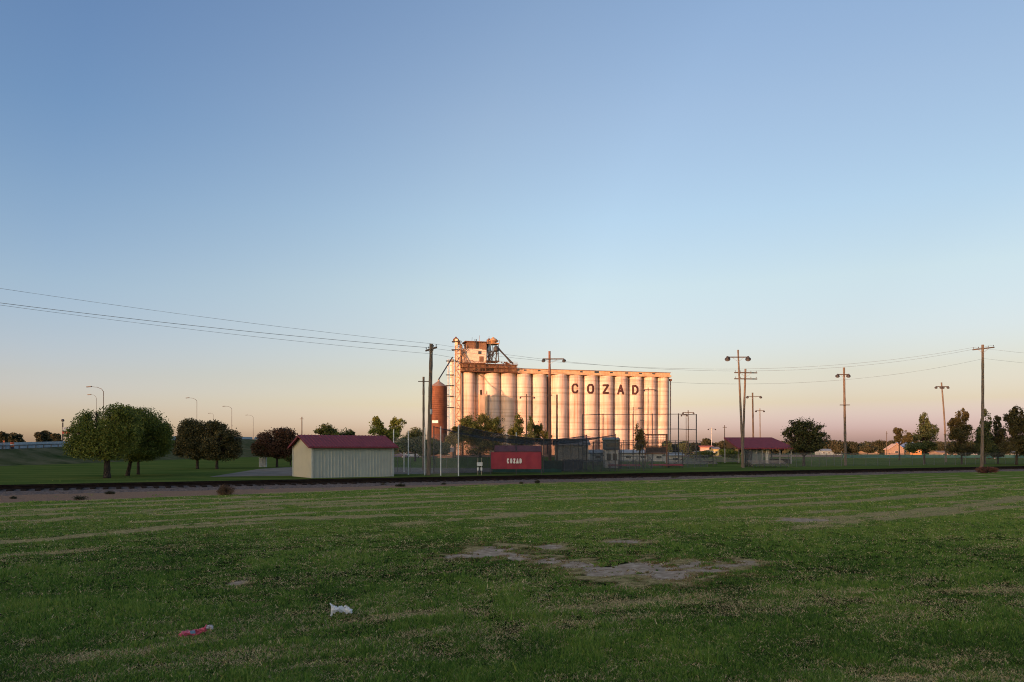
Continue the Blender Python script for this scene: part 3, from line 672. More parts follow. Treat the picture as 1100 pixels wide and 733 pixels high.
# ------------------------------------------------------------------ grain elevator
EM = .26
def EP(px): r = (px-550)/F; D = 290/(1-EM*r); return Vector((r*D, D, 0))
ed = Vector((1,EM,0)).normalized(); en = Vector((EM,-1,0)).normalized()     # along the row / towards the viewer
def elevator():
    t = thing('grain_elevator', 'long row of tall pale concrete grain silos lit orange, dark letters near its top', 'grain elevator', tuple(EP(600)))
    SIL = [(503.2,13.6),(516,10.5),(528.7,15.6),(545.2,16.4),(562,16.2),(578.7,15.6),(600.4,17.2),(617.4,15.6),(634,15.6),(650.3,15.6),(666.3,15.2),(682,15),(697.3,14.6),(711.2,13.6)]
    HT = 31.6; let = {7:'C',8:'O',9:'Z',10:'A',11:'D'}
    for k, (px, w) in enumerate(SIL):
        c = EP(px); r = w/2*c.y/F*1.085
        if k == 1: c = c-en*1.6; r *= 1.15
        s = MB().lathe((c.x,c.y,0), [(r,0)]+[(r,z) for z in (8,16,24)]+[(r,HT-.4),(r*.985,HT-.35),(r*.985,HT+ (0.02*k))], 40).build('silo', CONC, t, smooth=True)
        if k in let:
            lw_, lh, sw = 3.25, 4.35, .84
            if let[k] in 'CO': lw_ = 3.3
            m_ = MB(); zt = HT-3.2
            cx = .12/1
            front = math.atan2(-1*c.y, -c.x)   # towards the viewer
            front += .05
            def wp(u, z): a = front+(u-lw_/2)/r; return Vector((c.x+(r+.04)*math.cos(a), c.y+(r+.04)*math.sin(a), z))
            for (x0,y0,x1,y1) in letter_cells(let[k], lw_, lh, sw):
                m_.poly([wp(x0,zt-lh+y0),wp(x1,zt-lh+y0),wp(x1,zt-lh+y1),wp(x0,zt-lh+y1)])
            m_.build('painted_letter', mat('letter_paint', (.05,.019,.019), .8, var=.3, scale=1), s)
    # walls closing the gaps between silos, and the second row behind
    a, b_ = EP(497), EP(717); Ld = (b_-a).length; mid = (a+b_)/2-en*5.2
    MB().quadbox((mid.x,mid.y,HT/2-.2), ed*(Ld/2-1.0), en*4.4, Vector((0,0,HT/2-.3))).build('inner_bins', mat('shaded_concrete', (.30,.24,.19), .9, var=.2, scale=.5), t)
    for k in (0,3,6,8,10,12,13):
        c = EP(SIL[k][0])-en*10; MB().lathe((c.x,c.y,0), [(3,0),(3,HT-.5)], 32).build('rear_silo', CONC, t, smooth=True)
    # dark box painting in the shade of the gap between the two building phases
    c = EP(588.3)+en*.6
    MB().quadbox((c.x,c.y,HT/2), ed*.55, en*.3, Vector((0,0,HT/2-.6))).build('gap_shade', mat('gap_shade_dark', (.05,.045,.045), .8), t)
    # right end stair pipe
    c = EP(719.6); MB().tube([(c.x,c.y-1,0),(c.x,c.y-1,HT-1)], .28, 8).build('downpipe', mat('grey_pipe', (.22,.20,.20), .6), t)
    c = EP(719); MB().quadbox((c.x,c.y-1,HT-.9), ed*.7, en*.5, Vector((0,0,.4))).build('pipe_head', RUSTD, t)
    # roof deck slab and gallery
    a, b_ = EP(550), EP(717.3); mid = (a+b_)/2; Ld = (b_-a).length
    TAN = mat('gallery_siding', (.42,.25,.13), .8, c2=(.66,.46,.30), scale=.7, stretch=(1,1,.4), detail=6)
    MB().quadbox(Vector((mid.x,mid.y,HT+.45)), ed*Ld/2, en*3.25, Vector((0,0,.42))).build('roof_slab', TAN, t)
    g = MB().quadbox(Vector((mid.x,mid.y,HT+1.35)), ed*(Ld/2-.3), en*2.7, Vector((0,0,.46))).build('gallery', TAN, t)
    MB().quadbox(Vector((mid.x,mid.y,HT+1.9)), ed*(Ld/2+.1), en*2.95, Vector((0,0,.09))).build('gallery_roof', RUST, t)
    for px, s in ((622,.5),(638.2,.9),(654,.6),(670,.7),(685,.6),(699,.6),(577,.5),(562,.5)):
        c = EP(px)+en*2.73; MB().quadbox((c.x,c.y,HT+1.32), ed*s, en*.05, Vector((0,0,.26 if s < .8 else .42))).build('window', GLASS, g)
    # handrail along the roof edge
    m_ = MB(); a2, b2 = EP(553)+en*3.3, EP(717)+en*3.3
    # steel working floor at the left
    a, b_ = EP(494.5), EP(552.5); mid = (a+b_)/2; Ld = (b_-a).length
    z0 = HT+.1
    MB().quadbox(Vector((mid.x,mid.y,z0+1.5)), ed*Ld/2, en*3.6, Vector((0,0,1.45))).build('working_floor', RUST, t)
    for zf in (z0+.1, z0+1.6, z0+3.0):
        MB().quadbox(Vector((mid.x,mid.y,zf))+en*.35, ed*(Ld/2+.4), en*4.0, Vector((0,0,.12))).build('walkway', RUSTD, t)
    m_ = MB(); n_ = 15
    for zf in (z0+.1, z0+1.6, z0+3.0):
        for h in (.55,1.05): p = a+en*4.3; q = b_+en*4.3; m_.tube([(p.x,p.y,zf+h),(q.x,q.y,zf+h)], .05, 5)
        for i in range(n_):
            p = a.lerp(b_, i/(n_-1))+en*4.3; m_.tube([(p.x,p.y,zf),(p.x,p.y,zf+1.05)], .05, 5)
    m_.build('handrail', RUST, t)
    for px in (500,508,519,531,543):
        c = EP(px)+en*4.0; MB().quadbox((c.x,c.y,z0+1.5), ed*.16, en*.12, Vector((0,0,1.5))).build('steel_column', RUSTD, t)
    c = EP(521)+en*3.65; MB().quadbox((c.x,c.y,z0+.8), ed*2.6, en*.06, Vector((0,0,.6))).build('dark_opening', mat('opening_dark',(.02,.015,.012),.9), t)
    # headhouse
    PEACH = mat('headhouse_siding', (.60,.44,.33), .8, c2=(.76,.60,.48), scale=.4, detail=6)
    def blk(name, px0, px1, pt, pb_, off, dep, m, parent=t):
        a, b_ = EP(px0), EP(px1); mid = (a+b_)/2+en*off; D = mid.y
        zt, zb = PZ(pt,D), PZ(pb_,D)
        return MB().quadbox(Vector((mid.x,mid.y,(zt+zb)/2)), ed*(b_-a).length/2, en*dep, Vector((0,0,(zt-zb)/2))).build(name, m, parent)
    hh = blk('headhouse', 495.5, 520.5, 376, 390.8, 0, 3.2, PEACH)
    blk('window', 511.8, 515, 377.4, 380.6, 3.25, .06, GLASS, hh)
    blk('door', 513, 517.5, 383, 388.6, 3.24, .05, RUST, hh)
    blk('upper_house', 500.5, 520.8, 368.7, 375.9, -.3, 2.8, RUST)
    blk('upper_roof', 498, 521.2, 367.9, 368.9, -.3, 3.3, RUSTD)
    blk('platform', 520, 534.8, 369.2, 370.3, 0, 2.4, mat('platform_rust',(.40,.22,.12),.8))
    blk('lower_platform', 519.5, 534, 388.4, 389.3, 1, 2.6, DARKS)
    blk('tan_box', 516, 520.8, 370.5, 376, 2.8, .5, RUST)
    for px in (508.5,510):
        blk('vent_pipe', px-.25, px+.25, 364.5, 376, 3.0, .18, DARKS)
    # round hood on the platform
    c = EP(529.8); zt = PZ(368.9,c.y)
    MB().lathe((c.x,c.y,zt), [(1.3,0),(1.3,.5),(2.0,.7),(1.9,1.0),(1.2,1.7),(.5,1.95),(.4,2.3),(.1,2.35)], 14).build('hood', mat('hood_tan',(.42,.25,.13),.7,var=.35,scale=1.5), t, smooth=True)
    c = EP(525.3); MB().lathe((c.x,c.y,zt), [(.9,0),(.85,1.2),(.2,1.8),(.06,2.0),(.05,2.6)], 12).build('cyclone_cap', RUST, t)
    # blue-grey dust collector pipe under platform
    c = EP(525)+en*.5; MB().tube([(c.x,c.y,PZ(388.5,c.y)),(c.x,c.y,PZ(376,c.y)),(c.x,c.y,PZ(370.5,c.y))], [.5,.9,.9], 14).build('dust_collector', mat('collector_grey',(.35,.42,.50),.5,metal=.2), t, smooth=True)
    # black spouts from the distributor
    def sp(name, p0, p1, r, m, off0=2.6, off1=3.0):
        a = EP(p0[0])+en*off0; b_ = EP(p1[0])+en*off1
        a.z = PZ(p0[1],a.y); b_.z = PZ(p1[1],b_.y); MB().tube([a,b_], r, 8).build(name, m, t)
    c = EP(531.5)+en*2.4; MB().lathe((c.x,c.y,PZ(378.5,c.y)), [(.4,0),(1.1,.6),(1.1,1.7),(.5,2.4)], 14).build('distributor', DARKS, t)
    for p0, p1, r in (((532,373),(549,391),.34),((533.5,373.5),(547,390.5),.22),((531,374),(521,389.5),.32),((530,375),(525,389),.26),((532,377),(530.5,389),.26),((527,377),(519.5,386),.25),((533,379),(534,389),.2),((494,381),(507,388.5),.32)):
        sp('spout', p0, p1, r, DARKS if p0[0] > 500 else RUST)
    for px in (521.5,527.5,534):
        sp('platform_leg', (px,370.3),(px,389), .12, DARKS, 2.2, 2.2)
    sp('spout', (521,376),(533,388.5), .12, DARKS); sp('spout', (534,376),(522,388.5), .12, DARKS)
    # walkway truss falling to the gallery roof
    sp('spout', (540,389.5),(552.5,395), .3, RUSTD, 2.0, 2.0)
    for k, (p0, p1, r) in enumerate((((493,366),(500,377),.12),((494,372),(501,390),.16),((495,376),(495.5,391),.14),((497,370),(497,390),.10),((488,390),(496,378),.13),((499,377),(495,385),.1),
        ((505,368),(505,362.5),.06),((513,368),(513,360.5),.06),((523,370),(523,366),.06),((534,370),(534,365.5),.06),((536,389),(545,396),.14),((552,396),(541,389),.2),((521,396),(521,390),.15),((527,396),(530,389.5),.15),((505,391),(512,399),.12),((512,391),(505,399),.12))):
        sp('brace_pipe', p0, p1, r, RUST if k%2 else DARKS, 3.4, 3.9)
    m_ = MB(); a, b_ = EP(521), EP(534.6); zt = PZ(369.2,a.y)
    for i in range(7):
        p = a.lerp(b_, i/6)+en*2.3; m_.tube([(p.x,p.y,zt),(p.x,p.y,zt+1.1)], .05, 4)
    m_.tube([(a.x+en.x*2.3,a.y+en.y*2.3,zt+1.1),(b_.x+en.x*2.3,b_.y+en.y*2.3,zt+1.1)], .05, 4); m_.build('handrail', RUST, t)
    # leg tower (lattice) at the left end
    c = EP(491.6)+en*1.2; D = c.y; hw = 4.6*D/F/2*1.1; ztop = PZ(372,D)
    tw = MB()
    cs = [Vector((c.x+sx_*hw, D+sy*hw, 0)) for sx_, sy in ((-1,-1),(1,-1),(1,1),(-1,1))]
    for p in cs: tw.tube([(p.x,p.y,0),(p.x,p.y,ztop)], .15, 5)
    nz = 14
    for i in range(nz):
        za, zb = ztop*i/nz, ztop*(i+1)/nz
        for j in range(4):
            p, q = cs[j], cs[(j+1)%4]; tw.tube([(p.x,p.y,zb),(q.x,q.y,zb)], .09, 4); tw.tube([(p.x,p.y,za),(q.x,q.y,zb)] if (i+j)%2 else [(q.x,q.y,za),(p.x,p.y,zb)], .08, 4)
    tw.build('leg_tower', RUST, t)
    LEG = mat('leg_casing', (.62,.42,.30), .6, c2=(.8,.62,.48), scale=.6, stretch=(1,1,.3))
    for px, top in ((489.6,364.5),(493.4,374)):
        q = EP(px)+en*1.2; MB().quadbox((q.x,q.y,PZ(top,q.y)/2), Vector((.52,0,0)), Vector((0,.7,0)), Vector((0,0,PZ(top,q.y)/2))).build('leg_casing', LEG, t)
    q = EP(489.2)+en*1.2; zq = PZ(364.8,q.y)
    MB().tube([(q.x-.7,q.y,zq-.9),(q.x-.7,q.y,zq),(q.x,q.y,zq+.8),(q.x+.7,q.y,zq),(q.x+.7,q.y,zq-.9)], .45, 8).build('leg_head', RUSTD, t)
    for dz_, w in ((-.9,1.5),(-4,1.6)):
        MB().quadbox((q.x,q.y,zq+dz_), Vector((w,0,0)), Vector((0,1.4,0)), Vector((0,0,.1))).build('walkway', DARKS, t)
    for px, py in ((492.5,367.5),(494.5,371.5)): 
        q2 = EP(px)+en*1.2; MB().lathe((q2.x,q2.y,PZ(py+3,q2.y)), [(.5,0),(.6,.6),(.55,1.2),(.2,1.7)], 10).build('motor_housing', RUST, t)
    # ladder tower with side platforms, paler
    c = EP(484.2)+en*.5; D = c.y; zt2 = PZ(386.5,D); pale = mat('pale_galvanised', (.55,.53,.50), .5, metal=.1)
    MB().tube([(c.x+.35,D,0),(c.x+.35,D,zt2)], .78, 14).build('white_leg_casing', mat('white_casing', (.60,.55,.50), .6), t)
    tw = MB()
    for sx_, sy in ((-1,-1),(1,-1),(1,1),(-1,1)): tw.tube([(c.x+sx_*1.9,D+sy*1.6,0),(c.x+sx_*1.15,D+sy*1,9),(c.x+sx_*1.1,D+sy*1,zt2)], .1, 5)
    for i in range(16):
        zb = 2+(zt2-2)*i/15
        for j in range(4):
            A = [(-1,-1),(1,-1),(1,1),(-1,1)][j]; B = [(-1,-1),(1,-1),(1,1),(-1,1)][(j+1)%4]
            tw.tube([(c.x+A[0]*1.1,D+A[1],zb),(c.x+B[0]*1.1,D+B[1],zb)], .05, 4)
    tw.build('ladder_tower', pale, t)
    for py in (388.3,403.2,414.5,426,438):
        MB().quadbox((c.x-.3,D-.9,PZ(py,D)), Vector((1.5,0,0)), Vector((0,1.0,0)), Vector((0,0,.1))).build('walkway', DARKS, t)
    # stained bay and hatch low on the second silo
    blk('dark_hatch', 513.9, 515.6, 419, 424.3, 3.3, .3, mat('opening_dark',(.02,.015,.012),.9))
    blk('stained_bay', 513.5, 521.5, 424, 470, 1.9, 1.6, CONC2)
elevator()

# rusty steel bin at the left of the elevator
def steel_bin():
    D = 262; X0 = PX(471.2,D); r = 9.1*D/F
    t = thing('steel_bin', 'rust brown round steel bin with cone roof left of the silos', 'bin', (X0,D,0))
    ze = PZ(415.5,D)
    prof = [(r,0)]
    for i in range(1,34): z_ = ze*i/34; prof += [(r-.0,z_-.06),(r-.09,z_),(r,z_+.06)]
    prof += [(r,ze)]
    m_ = mat('bin_rust', (.09,.034,.02), .7, c2=(.21,.080,.042), scale=.5, stretch=(1,1,.5), detail=7, metal=.15)
    MB().lathe((X0,D,0), prof, 40).build('bin_wall', m_, t)
    MB().lathe((X0,D,ze), [(r+.15,0),(r*.2,1.75),(.35,1.9),(.35,2.4)], 40).build('cone_roof', mat('bin_roof', (.30,.20,.15), .5, metal=.25), t)
    w = MB().box((X0-.9,D-r-.12,PZ(453.5,D)), (2.1,.1,.95)).build('white_placard', mat('placard_white', (.8,.78,.72), .5), t)
    MB().tube([(X0-r*.97,D-.8,0),(X0-r*.97,D-.8,ze)], .12, 6).build('ladder', RUSTD, t)
    for py in (424,436,448): MB().box((X0+r+.3,D-.4,PZ(py,D)), (.9,.7,.12)).build('platform', DARKS, t)
    for py in (426,438): MB().box((X0-r-.3,D-.4,PZ(py,D)), (.8,.7,.12)).build('platform', DARKS, t)
    a = EP(485.6)+en*1; a.z = PZ(384,a.y)
    o = MB().tube([a, (X0,D,ze+2.5)], .24, 8).build('fill_spout', DARKS, t)
steel_bin()

# ------------------------------------------------------------------ net fence, batting cage, dugout, banner
def post(mb, x, y, z0, z1, r=.035, n=8): mb.tube([(x,y,z0),(x,y,z1)], r, n)
def cage():
    t = thing('batting_cage', 'long dark netted batting cage sagging behind the white pipe posts', 'batting cage', (PX(493,64),64,0))
    A0 = Vector((PX(493.5,63),63,0)); B0 = Vector((PX(661,74),74,0)); d = (B0-A0).normalized(); n_ = Vector((-d.y,d.x,0)); Wc = 4.2; Lc = (B0-A0).length
    K = 24; V = []; 
    def top(f, g): base = PZ(457.5,63)*(1-f)+PZ(467.5,74)*f; return base-4*f*(1-f)*(.9-.12*math.cos(g*6))-.25*math.sin(math.pi*g)
    for name, gs, side in (('net_roof', [0,.25,.5,.75,1], None),):
        m_ = MB()
        for i in range(K+1):
            for g in gs: p = A0+d*Lc*i/K+n_*Wc*g; m_.v.append(Vector((p.x,p.y,top(i/K,g))))
        for i in range(K):
            for j in range(4): a = i*5+j; m_.f.append((a,a+1,a+6,a+5))
        m_.build(name, NETM, t)
    for g in (0,1):
        m_ = MB()
        for i in range(K+1): p = A0+d*Lc*i/K+n_*Wc*g; zt = top(i/K,g); m_.v += [Vector((p.x,p.y,zt)), Vector((p.x,p.y,zt-1.0)), Vector((p.x,p.y,.05))]
        for i in range(K): a = 3*i; m_.f += [(a,a+1,a+4,a+3),(a+1,a+2,a+5,a+4)]
        m_.build('net_wall', NETL, t)
        MB().tube([A0+d*Lc*i/K+n_*Wc*g+Vector((0,0,top(i/K,g)+.02)) for i in range(K+1)], .035, 5).build('top_cable', DARKS, t)
    for f, g in ((0,1),(1,0),(1,1),(.5,0),(.5,1)):
        p = A0+d*Lc*f+n_*Wc*g; m_ = MB(); post(m_, p.x, p.y, 0, top(f,g)+.1, .05); m_.build('pole', DARKS, t)
cage()
def net_posts():
    PW = [(422.8,461.5,63.8,'leftmost'),(438.7,463,63.2,'second from the left'),(456.3,459.2,62.4,'third from the left, just before the dark utility pole'),(473.4,458.2,61.4,'fourth from the left, before the rusty bin'),(492.5,457,60.8,'rightmost, at the corner of the batting cage')]
    pr = None
    t = thing('net_fence', 'row of tall white pipe posts carrying thin net to the right of the shed', 'net fence', (PX(457,62),62,0))
    m = None
    for px, py, D, lab in PW:
        X0 = PX(px,D); m_ = MB(); post(m_, X0, D, 0, PZ(py,D), .052); m_.build('post', WHITEP, t)
        if pr: 
            MB().poly([(pr[0],pr[1],.05),(X0,D,.05),(X0,D,PZ(py+8,D)),(pr[0],pr[1],pr[2])]).build('net_panel', CHAIN, t)
        pr = (X0,D,PZ(py+8,D))
    # shorter posts in front of them
    for px, py, D in ((401,482,66),(411.5,480,92),(434,486,70),(544.5,465.5,84),(554.5,464.5,88)):
        m_ = MB(); post(m_, PX(px,D), D, 0, PZ(py,D), .045 if D < 80 else .05); 
        o = m_.build('pipe_post', WHITEP); tag(o, {401:'white pipe post against the right end of the shed',411.5:'thin pale post in the gap right of the shed',434:'short white post between the tall net posts',544.5:'thin white pipe standing above the batting cage, left one of two',554.5:'thin white pipe standing above the batting cage, right one of two'}[px], 'post')
net_posts()
def dugout():
    D = 77; x0, x1 = PX(531,D), PX(582,D); xm = (x0+x1)/2
    t = thing('dugout', 'low dugout with dull red sloping roof behind the red banner', 'dugout', (xm,D,0))
    MB().prism([(x0,D,PZ(485,D)),(x0,D+2.6,PZ(478.5,D)),(x0,D+2.6,PZ(478.5,D)-.12),(x0,D,PZ(485,D)-.12)], (x1-x0,0,0)).build('roof', mat('faded_red_roof', (.20,.045,.05), .6, scale=1.5), t)
    MB().box((xm,D+2.4,1.05), (x1-x0-.3,.15,2.1)).build('back_wall', mat('dugout_block', (.20,.19,.19), .9), t)
    for i in range(5):
        m_ = MB(); post(m_, x0+.1+(x1-x0-.2)*i/4, D+.1, 0, PZ(485,D)-.1, .05); m_.build('post', DARKS, t)
    MB().box((xm,D+1.9,.45), (x1-x0-.6,.35,.06)).build('bench', WOOD, t)
dugout()
def banner():
    D = 64; x0, x1 = PX(527.5,D), PX(581.5,D); z0, z1 = PZ(504,D), PZ(486,D)
    t = thing('banner', 'red banner with white lettering hung on the fence before the dugout', 'banner', ((x0+x1)/2,D,0))
    m_ = MB(); K = 28
    for i in range(K+1):
        for j in range(7): m_.v.append(Vector((x0+(x1-x0)*i/K, D+.03*math.sin(i*.9)+.02*math.sin(j*1.3+i), z0+(z1-z0)*j/6)))
    for i in range(K):
        for j in range(6): a = i*7+j; m_.f.append((a,a+7,a+8,a+1))
    m_.build('banner_sheet', mat('banner_red', (.25,.03,.045), .7, var=.12, scale=1.5), t, smooth=True)
    xx = PX(544.3,D); w = (PX(561.2,D)-xx)/5; zb = PZ(498.2,D); h = PZ(492.4,D)-zb
    for k, ch in enumerate('COZAD'):
        m_ = MB()
        for (a,b_,c,d) in letter_cells(ch, w*.84, h, .105, 18, 26): m_.poly([(xx+k*w+a,D-.07,zb+b_),(xx+k*w+c,D-.07,zb+b_),(xx+k*w+c,D-.07,zb+d),(xx+k*w+a,D-.07,zb+d)])
        m_.build('letter', mat('letter_white', (.62,.58,.55), .7), t)
    for px in (527.3,554.5,581.7):
        m_ = MB(); post(m_, PX(px,D), D+.1, 0, z1+.15, .035); m_.build('post', DARKS, t)
banner()
def tarp(px0, px1, pyt, pyb, D, name, label, m, cat='windscreen'):
    x0, x1 = PX(px0,D), PX(px1,D); K = 16; mb = MB()
    for i in range(K+1):
        for j in range(4): mb.v.append(Vector((x0+(x1-x0)*i/K, D+.04*math.sin(i*1.7+j), PZ(pyb,D)+(PZ(pyt,D)-PZ(pyb,D))*j/3-(.05*math.sin(i*2.1) if j == 3 else 0))))
    for i in range(K):
        for j in range(3): a = i*4+j; mb.f.append((a,a+4,a+5,a+1))
    return tag(mb.build(name, m, smooth=True), label, cat)
TEAL = mat('teal_windscreen', (.020,.075,.060), .8, c2=(.035,.11,.085), scale=1)
tarp(529,603,503.8,508.5,70,'windscreen','low dark teal windscreen hanging under the red banner',TEAL)
tarp(583,604,495,507,73,'windscreen','tall dark windscreen panel at the right side of the red banner',mat('dark_screen',(.03,.05,.05),.8))
tarp(604,626,494,508,80,'windscreen','charcoal windscreen panel left of the scoring booth',mat('charcoal_screen',(.045,.05,.055),.8))
# small white two-board sign behind the cage
t = thing('field_sign', 'small white blank board on two legs behind the batting cage, left of the red banner', 'sign', (PX(515.3,62.5),62.5,0))
MB().box((PX(515.3,62.5),62.5,PZ(498.7,62.5)), (.46,.04,.30)).build('upper_board', WHITEP, t)
for px in (513.3,517.2):
    m_ = MB(); post(m_, PX(px,62.5), 62.55, 0, PZ(492,62.5), .03); m_.build('leg', mat('sign_leg', (.30,.24,.16), .8), t)
    MB().box((PX(px,62.5),62.47,PZ(504,62.5)), (.14,.04,.26)).build('lower_board', WHITEP, t)

def backstop():
    D = 105; t = thing('backstop', 'tall wide pipe backstop with three level rails rising before the silos', 'backstop', (PX(688,D),D,0))
    PT = [(626,103,446),(647.8,106,445.2),(680,106,445.2),(700.6,106,445.2),(728.8,106,445),(748,103,445.8)]
    for px, d, py in PT:
        m_ = MB(); post(m_, PX(px,d), d, 0, PZ(py,d)+.1, .075); m_.build('post', DARKS, t)
    for lv in (0,16,30.5,42):
        m_ = MB()
        for (a, da, ya), (b_, db, yb) in zip(PT[:-1], PT[1:]): m_.tube([(PX(a,da),da,PZ(ya+lv,da)),(PX(b_,db),db,PZ(yb+lv,db))], .05 if lv in (0,16) else .04, 6)
        m_.build('rail', DARKS, t)
    for (a, da, ya), (b_, db, yb) in zip(PT[:-1], PT[1:]):
        MB().poly([(PX(a,da),da+.05,.05),(PX(b_,db),db+.05,.05),(PX(b_,db),db+.05,PZ(yb,db)),(PX(a,da),da+.05,PZ(ya,da))]).build('wire_panel', mesh_mat('backstop_wire',(.12,.12,.13),.09), t)
backstop()
def booth():
    D = 88; x0, x1 = PX(650,D), PX(664.6,D); xm = (x0+x1)/2; w = x1-x0
    t = thing('scoring_booth', 'narrow two-storey scoring booth with dark top and pale front among the field fences', 'booth', (xm,D,0))
    MB().box((xm,D+1,PZ(502,D)/2+1.0), (w-.1,1.9,2.3)).build('lower_wall', mat('booth_pale', (.36,.36,.34), .8), t)
    MB().box((xm,D+1,PZ(477.5,D)), (w,2.0,1.15)).build('upper_room', mat('booth_dark', (.07,.085,.09), .7), t)
    MB().prism([(x0-.15,D-.2,PZ(472,D)),(x0-.15,D+1,PZ(469.8,D)),(x0-.15,D+2.2,PZ(472,D)),(x0-.15,D+2.2,PZ(472.8,D)),(x0-.15,D-.2,PZ(472.8,D))], (w+.3,0,0)).build('roof', mat('booth_roof', (.10,.14,.14), .6), t)
    for f in (.28,.72): MB().box((x0+w*f,D-.02,PZ(491,D)), (w*.28,.06,.8)).build('window', GLASS, t)
    MB().box((xm,D-.03,PZ(478,D)), (w*.8,.06,.45)).build('window', GLASS, t)
    MB().box((xm,D-.06,PZ(482.7,D)), (w+.1,.2,.14)).build('balcony_band', DARKS, t)
    m_ = MB(); post(m_, x1+.05, D-.1, 0, PZ(471,D), .08); m_.build('corner_post', DARKS, t)
booth()
def board():
    D = 92; x0, x1 = PX(693,D), PX(716.3,D); t = thing('scoreboard', 'dark open-framed scoreboard seen from behind on two legs, silos glowing through its upper half', 'scoreboard', ((x0+x1)/2,D,0))
    for x_ in (x0,x1):
        m_ = MB(); m_.box((x_,D,PZ(466.3,D)/2), (.17 if x_ == x1 else .11,.15,PZ(466.3,D))); m_.build('leg', RUSTD, t)
    for py in (467,480,487):
        MB().box(((x0+x1)/2,D,PZ(py,D)), (x1-x0-.18,.12,.12)).build('cross_rail', RUSTD, t)
    MB().box(((x0+x1)/2,D+.02,PZ(483.5,D)), (x1-x0-.2,.06,.66)).build('panel', mat('scoreboard_back', (.045,.035,.033), .8, var=.4), t)
    m_ = MB()
    for i in range(9): x_ = x0+(x1-x0)*(i+.5)/9; m_.tube([(x_,D,PZ(480,D)),(x_,D,PZ(467,D))], .018, 4)
    for i in range(6): z_ = PZ(467+13*(i+.5)/6,D); m_.tube([(x0+.1,D+.04,z_),(x1-.1,D+.04,z_)], .018, 4)
    m_.build('wire_grid', DARKS, t)
    m_ = MB(); m_.tube([(x0+.1,D,PZ(488,D)),(PX(703,D),D,PZ(497,D))], .03, 5); m_.tube([(PX(703,D),D+.08,PZ(488,D)),(x0+.1,D+.08,PZ(497,D))], .03, 5); m_.build('x_brace', DARKS, t)
board()
def bleacher(px0, px1, pyt, D, rows, label, m, gap=.62):
    x0, x1 = PX(px0,D), PX(px1,D); t = thing('bleacher', label, 'bleachers', ((x0+x1)/2,D,0), 'bleachers beside the ball field')
    zt = PZ(pyt,D); st = (zt-.35)/(rows-1)
    for k in range(rows):
        MB().box(((x0+x1)/2, D+rows*gap-k*gap, zt-st*k if False else .35+st*(rows-1-k)), (x1-x0,.30,.05)).build('seat_plank', m, t)
        if k < rows-1: MB().box(((x0+x1)/2, D+rows*gap-k*gap-gap*.5, .35+st*(rows-1-k)-st*.5-.1), (x1-x0,.28,.04)).build('foot_plank', GREYP, t)
    for i in range(4):
        x_ = x0+.2+(x1-x0-.4)*i/3; m_ = MB()
        m_.tube([(x_,D+gap,.3),(x_,D+rows*gap,zt-.05)], .035, 5); m_.tube([(x_,D+rows*gap,0),(x_,D+rows*gap,zt-.05)], .035, 5); m_.tube([(x_,D+gap,0),(x_,D+gap,.35)], .035, 5); m_.build('frame', DARKS, t)
REDP = mat('maroon_plank', (.22,.035,.05), .6); GREYP = mat('grey_plank', (.20,.185,.175), .8)
bleacher(655,690,499.5,84,3,'maroon planked bleachers under the scoring booth, left of the scoreboard legs',REDP)
bleacher(700,736,499.3,86,3,'maroon planked bleachers right of the scoreboard legs',REDP)
bleacher(809,848,495,88,5,'weathered grey bleachers in front of the maroon roofed pavilion',GREYP,.45)
bleacher(720,772,495.5,97,4,'grey bleachers between the tall backstop and the crossed poles',GREYP,.5)

def fence(px0, D0, px1, D1, h, label, n_, m=CHAIN, pm=mat('dull_galvanised',(.10,.10,.10),.7), group='chain link fences beyond the track', r=.03, toprail=True):
    r *= .8
    t = thing('chain_link_fence', label, 'fence', (PX(px0,D0),D0,0), group)
    A = Vector((PX(px0,D0),D0,0)); B = Vector((PX(px1,D1),D1,0))
    for i in range(n_+1):
        p = A.lerp(B, i/n_); m_ = MB(); post(m_, p.x, p.y, 0, h+.05, r, 6); m_.build('post', pm, t)
    if toprail: MB().tube([A+Vector((0,0,h)),B+Vector((0,0,h))], r*.8, 6).build('top_rail', pm, t)
    MB().poly([A+Vector((0,0,.03)),B+Vector((0,0,.03)),B+Vector((0,0,h)),A+Vector((0,0,h))]).build('wire_panel', m, t)
fence(596,74,668,82,2.9,'tall dark chain link fence before the scoring booth',9,pm=DARKS,m=mesh_mat('dark_chain',(.06,.06,.065),.3),r=.035)
fence(668,82,760,92,1.5,'chain link fence in front of the red bleachers',12)
fence(804,91,904,96,1.75,'chain link fence running behind the grey bleachers to the broad open tree',12)
fence(904,96,1110,112,1.7,'long chain link fence before the green outfield at the right',18)
fence(396,66,560,92,1.5,'low chain link fence behind the white pipe posts',14)
fence(735,118,905,150,1.3,'farther chain link fence across the grass behind the pavilion',14)
tarp(905,1100,488.6,492,150,'windscreen','pale teal windscreen along the far outfield fence',mat('pale_teal',(.05,.13,.115),.8,var=.2,scale=.4))
fence(606,69,700,76,1.15,'low dark rail fence in front of the scoring booth and scoreboard legs',10,pm=DARKS,m=mesh_mat('dark_chain',(.06,.06,.065),.3),r=.035)
fence(640,96,752,104,3.4,'high dark mesh fence under the tall backstop',8,pm=DARKS,m=mesh_mat('dark_chain_thin',(.06,.06,.065),.16),r=.04)
bleacher(612,646,493.5,92,5,'dark grey bleachers behind the charcoal windscreen panel',mat('dark_plank',(.10,.10,.10),.8),.5)
bleacher(738,795,492.5,112,5,'weathered bleachers far behind the crossed poles, seats facing away',GREYP,.6)
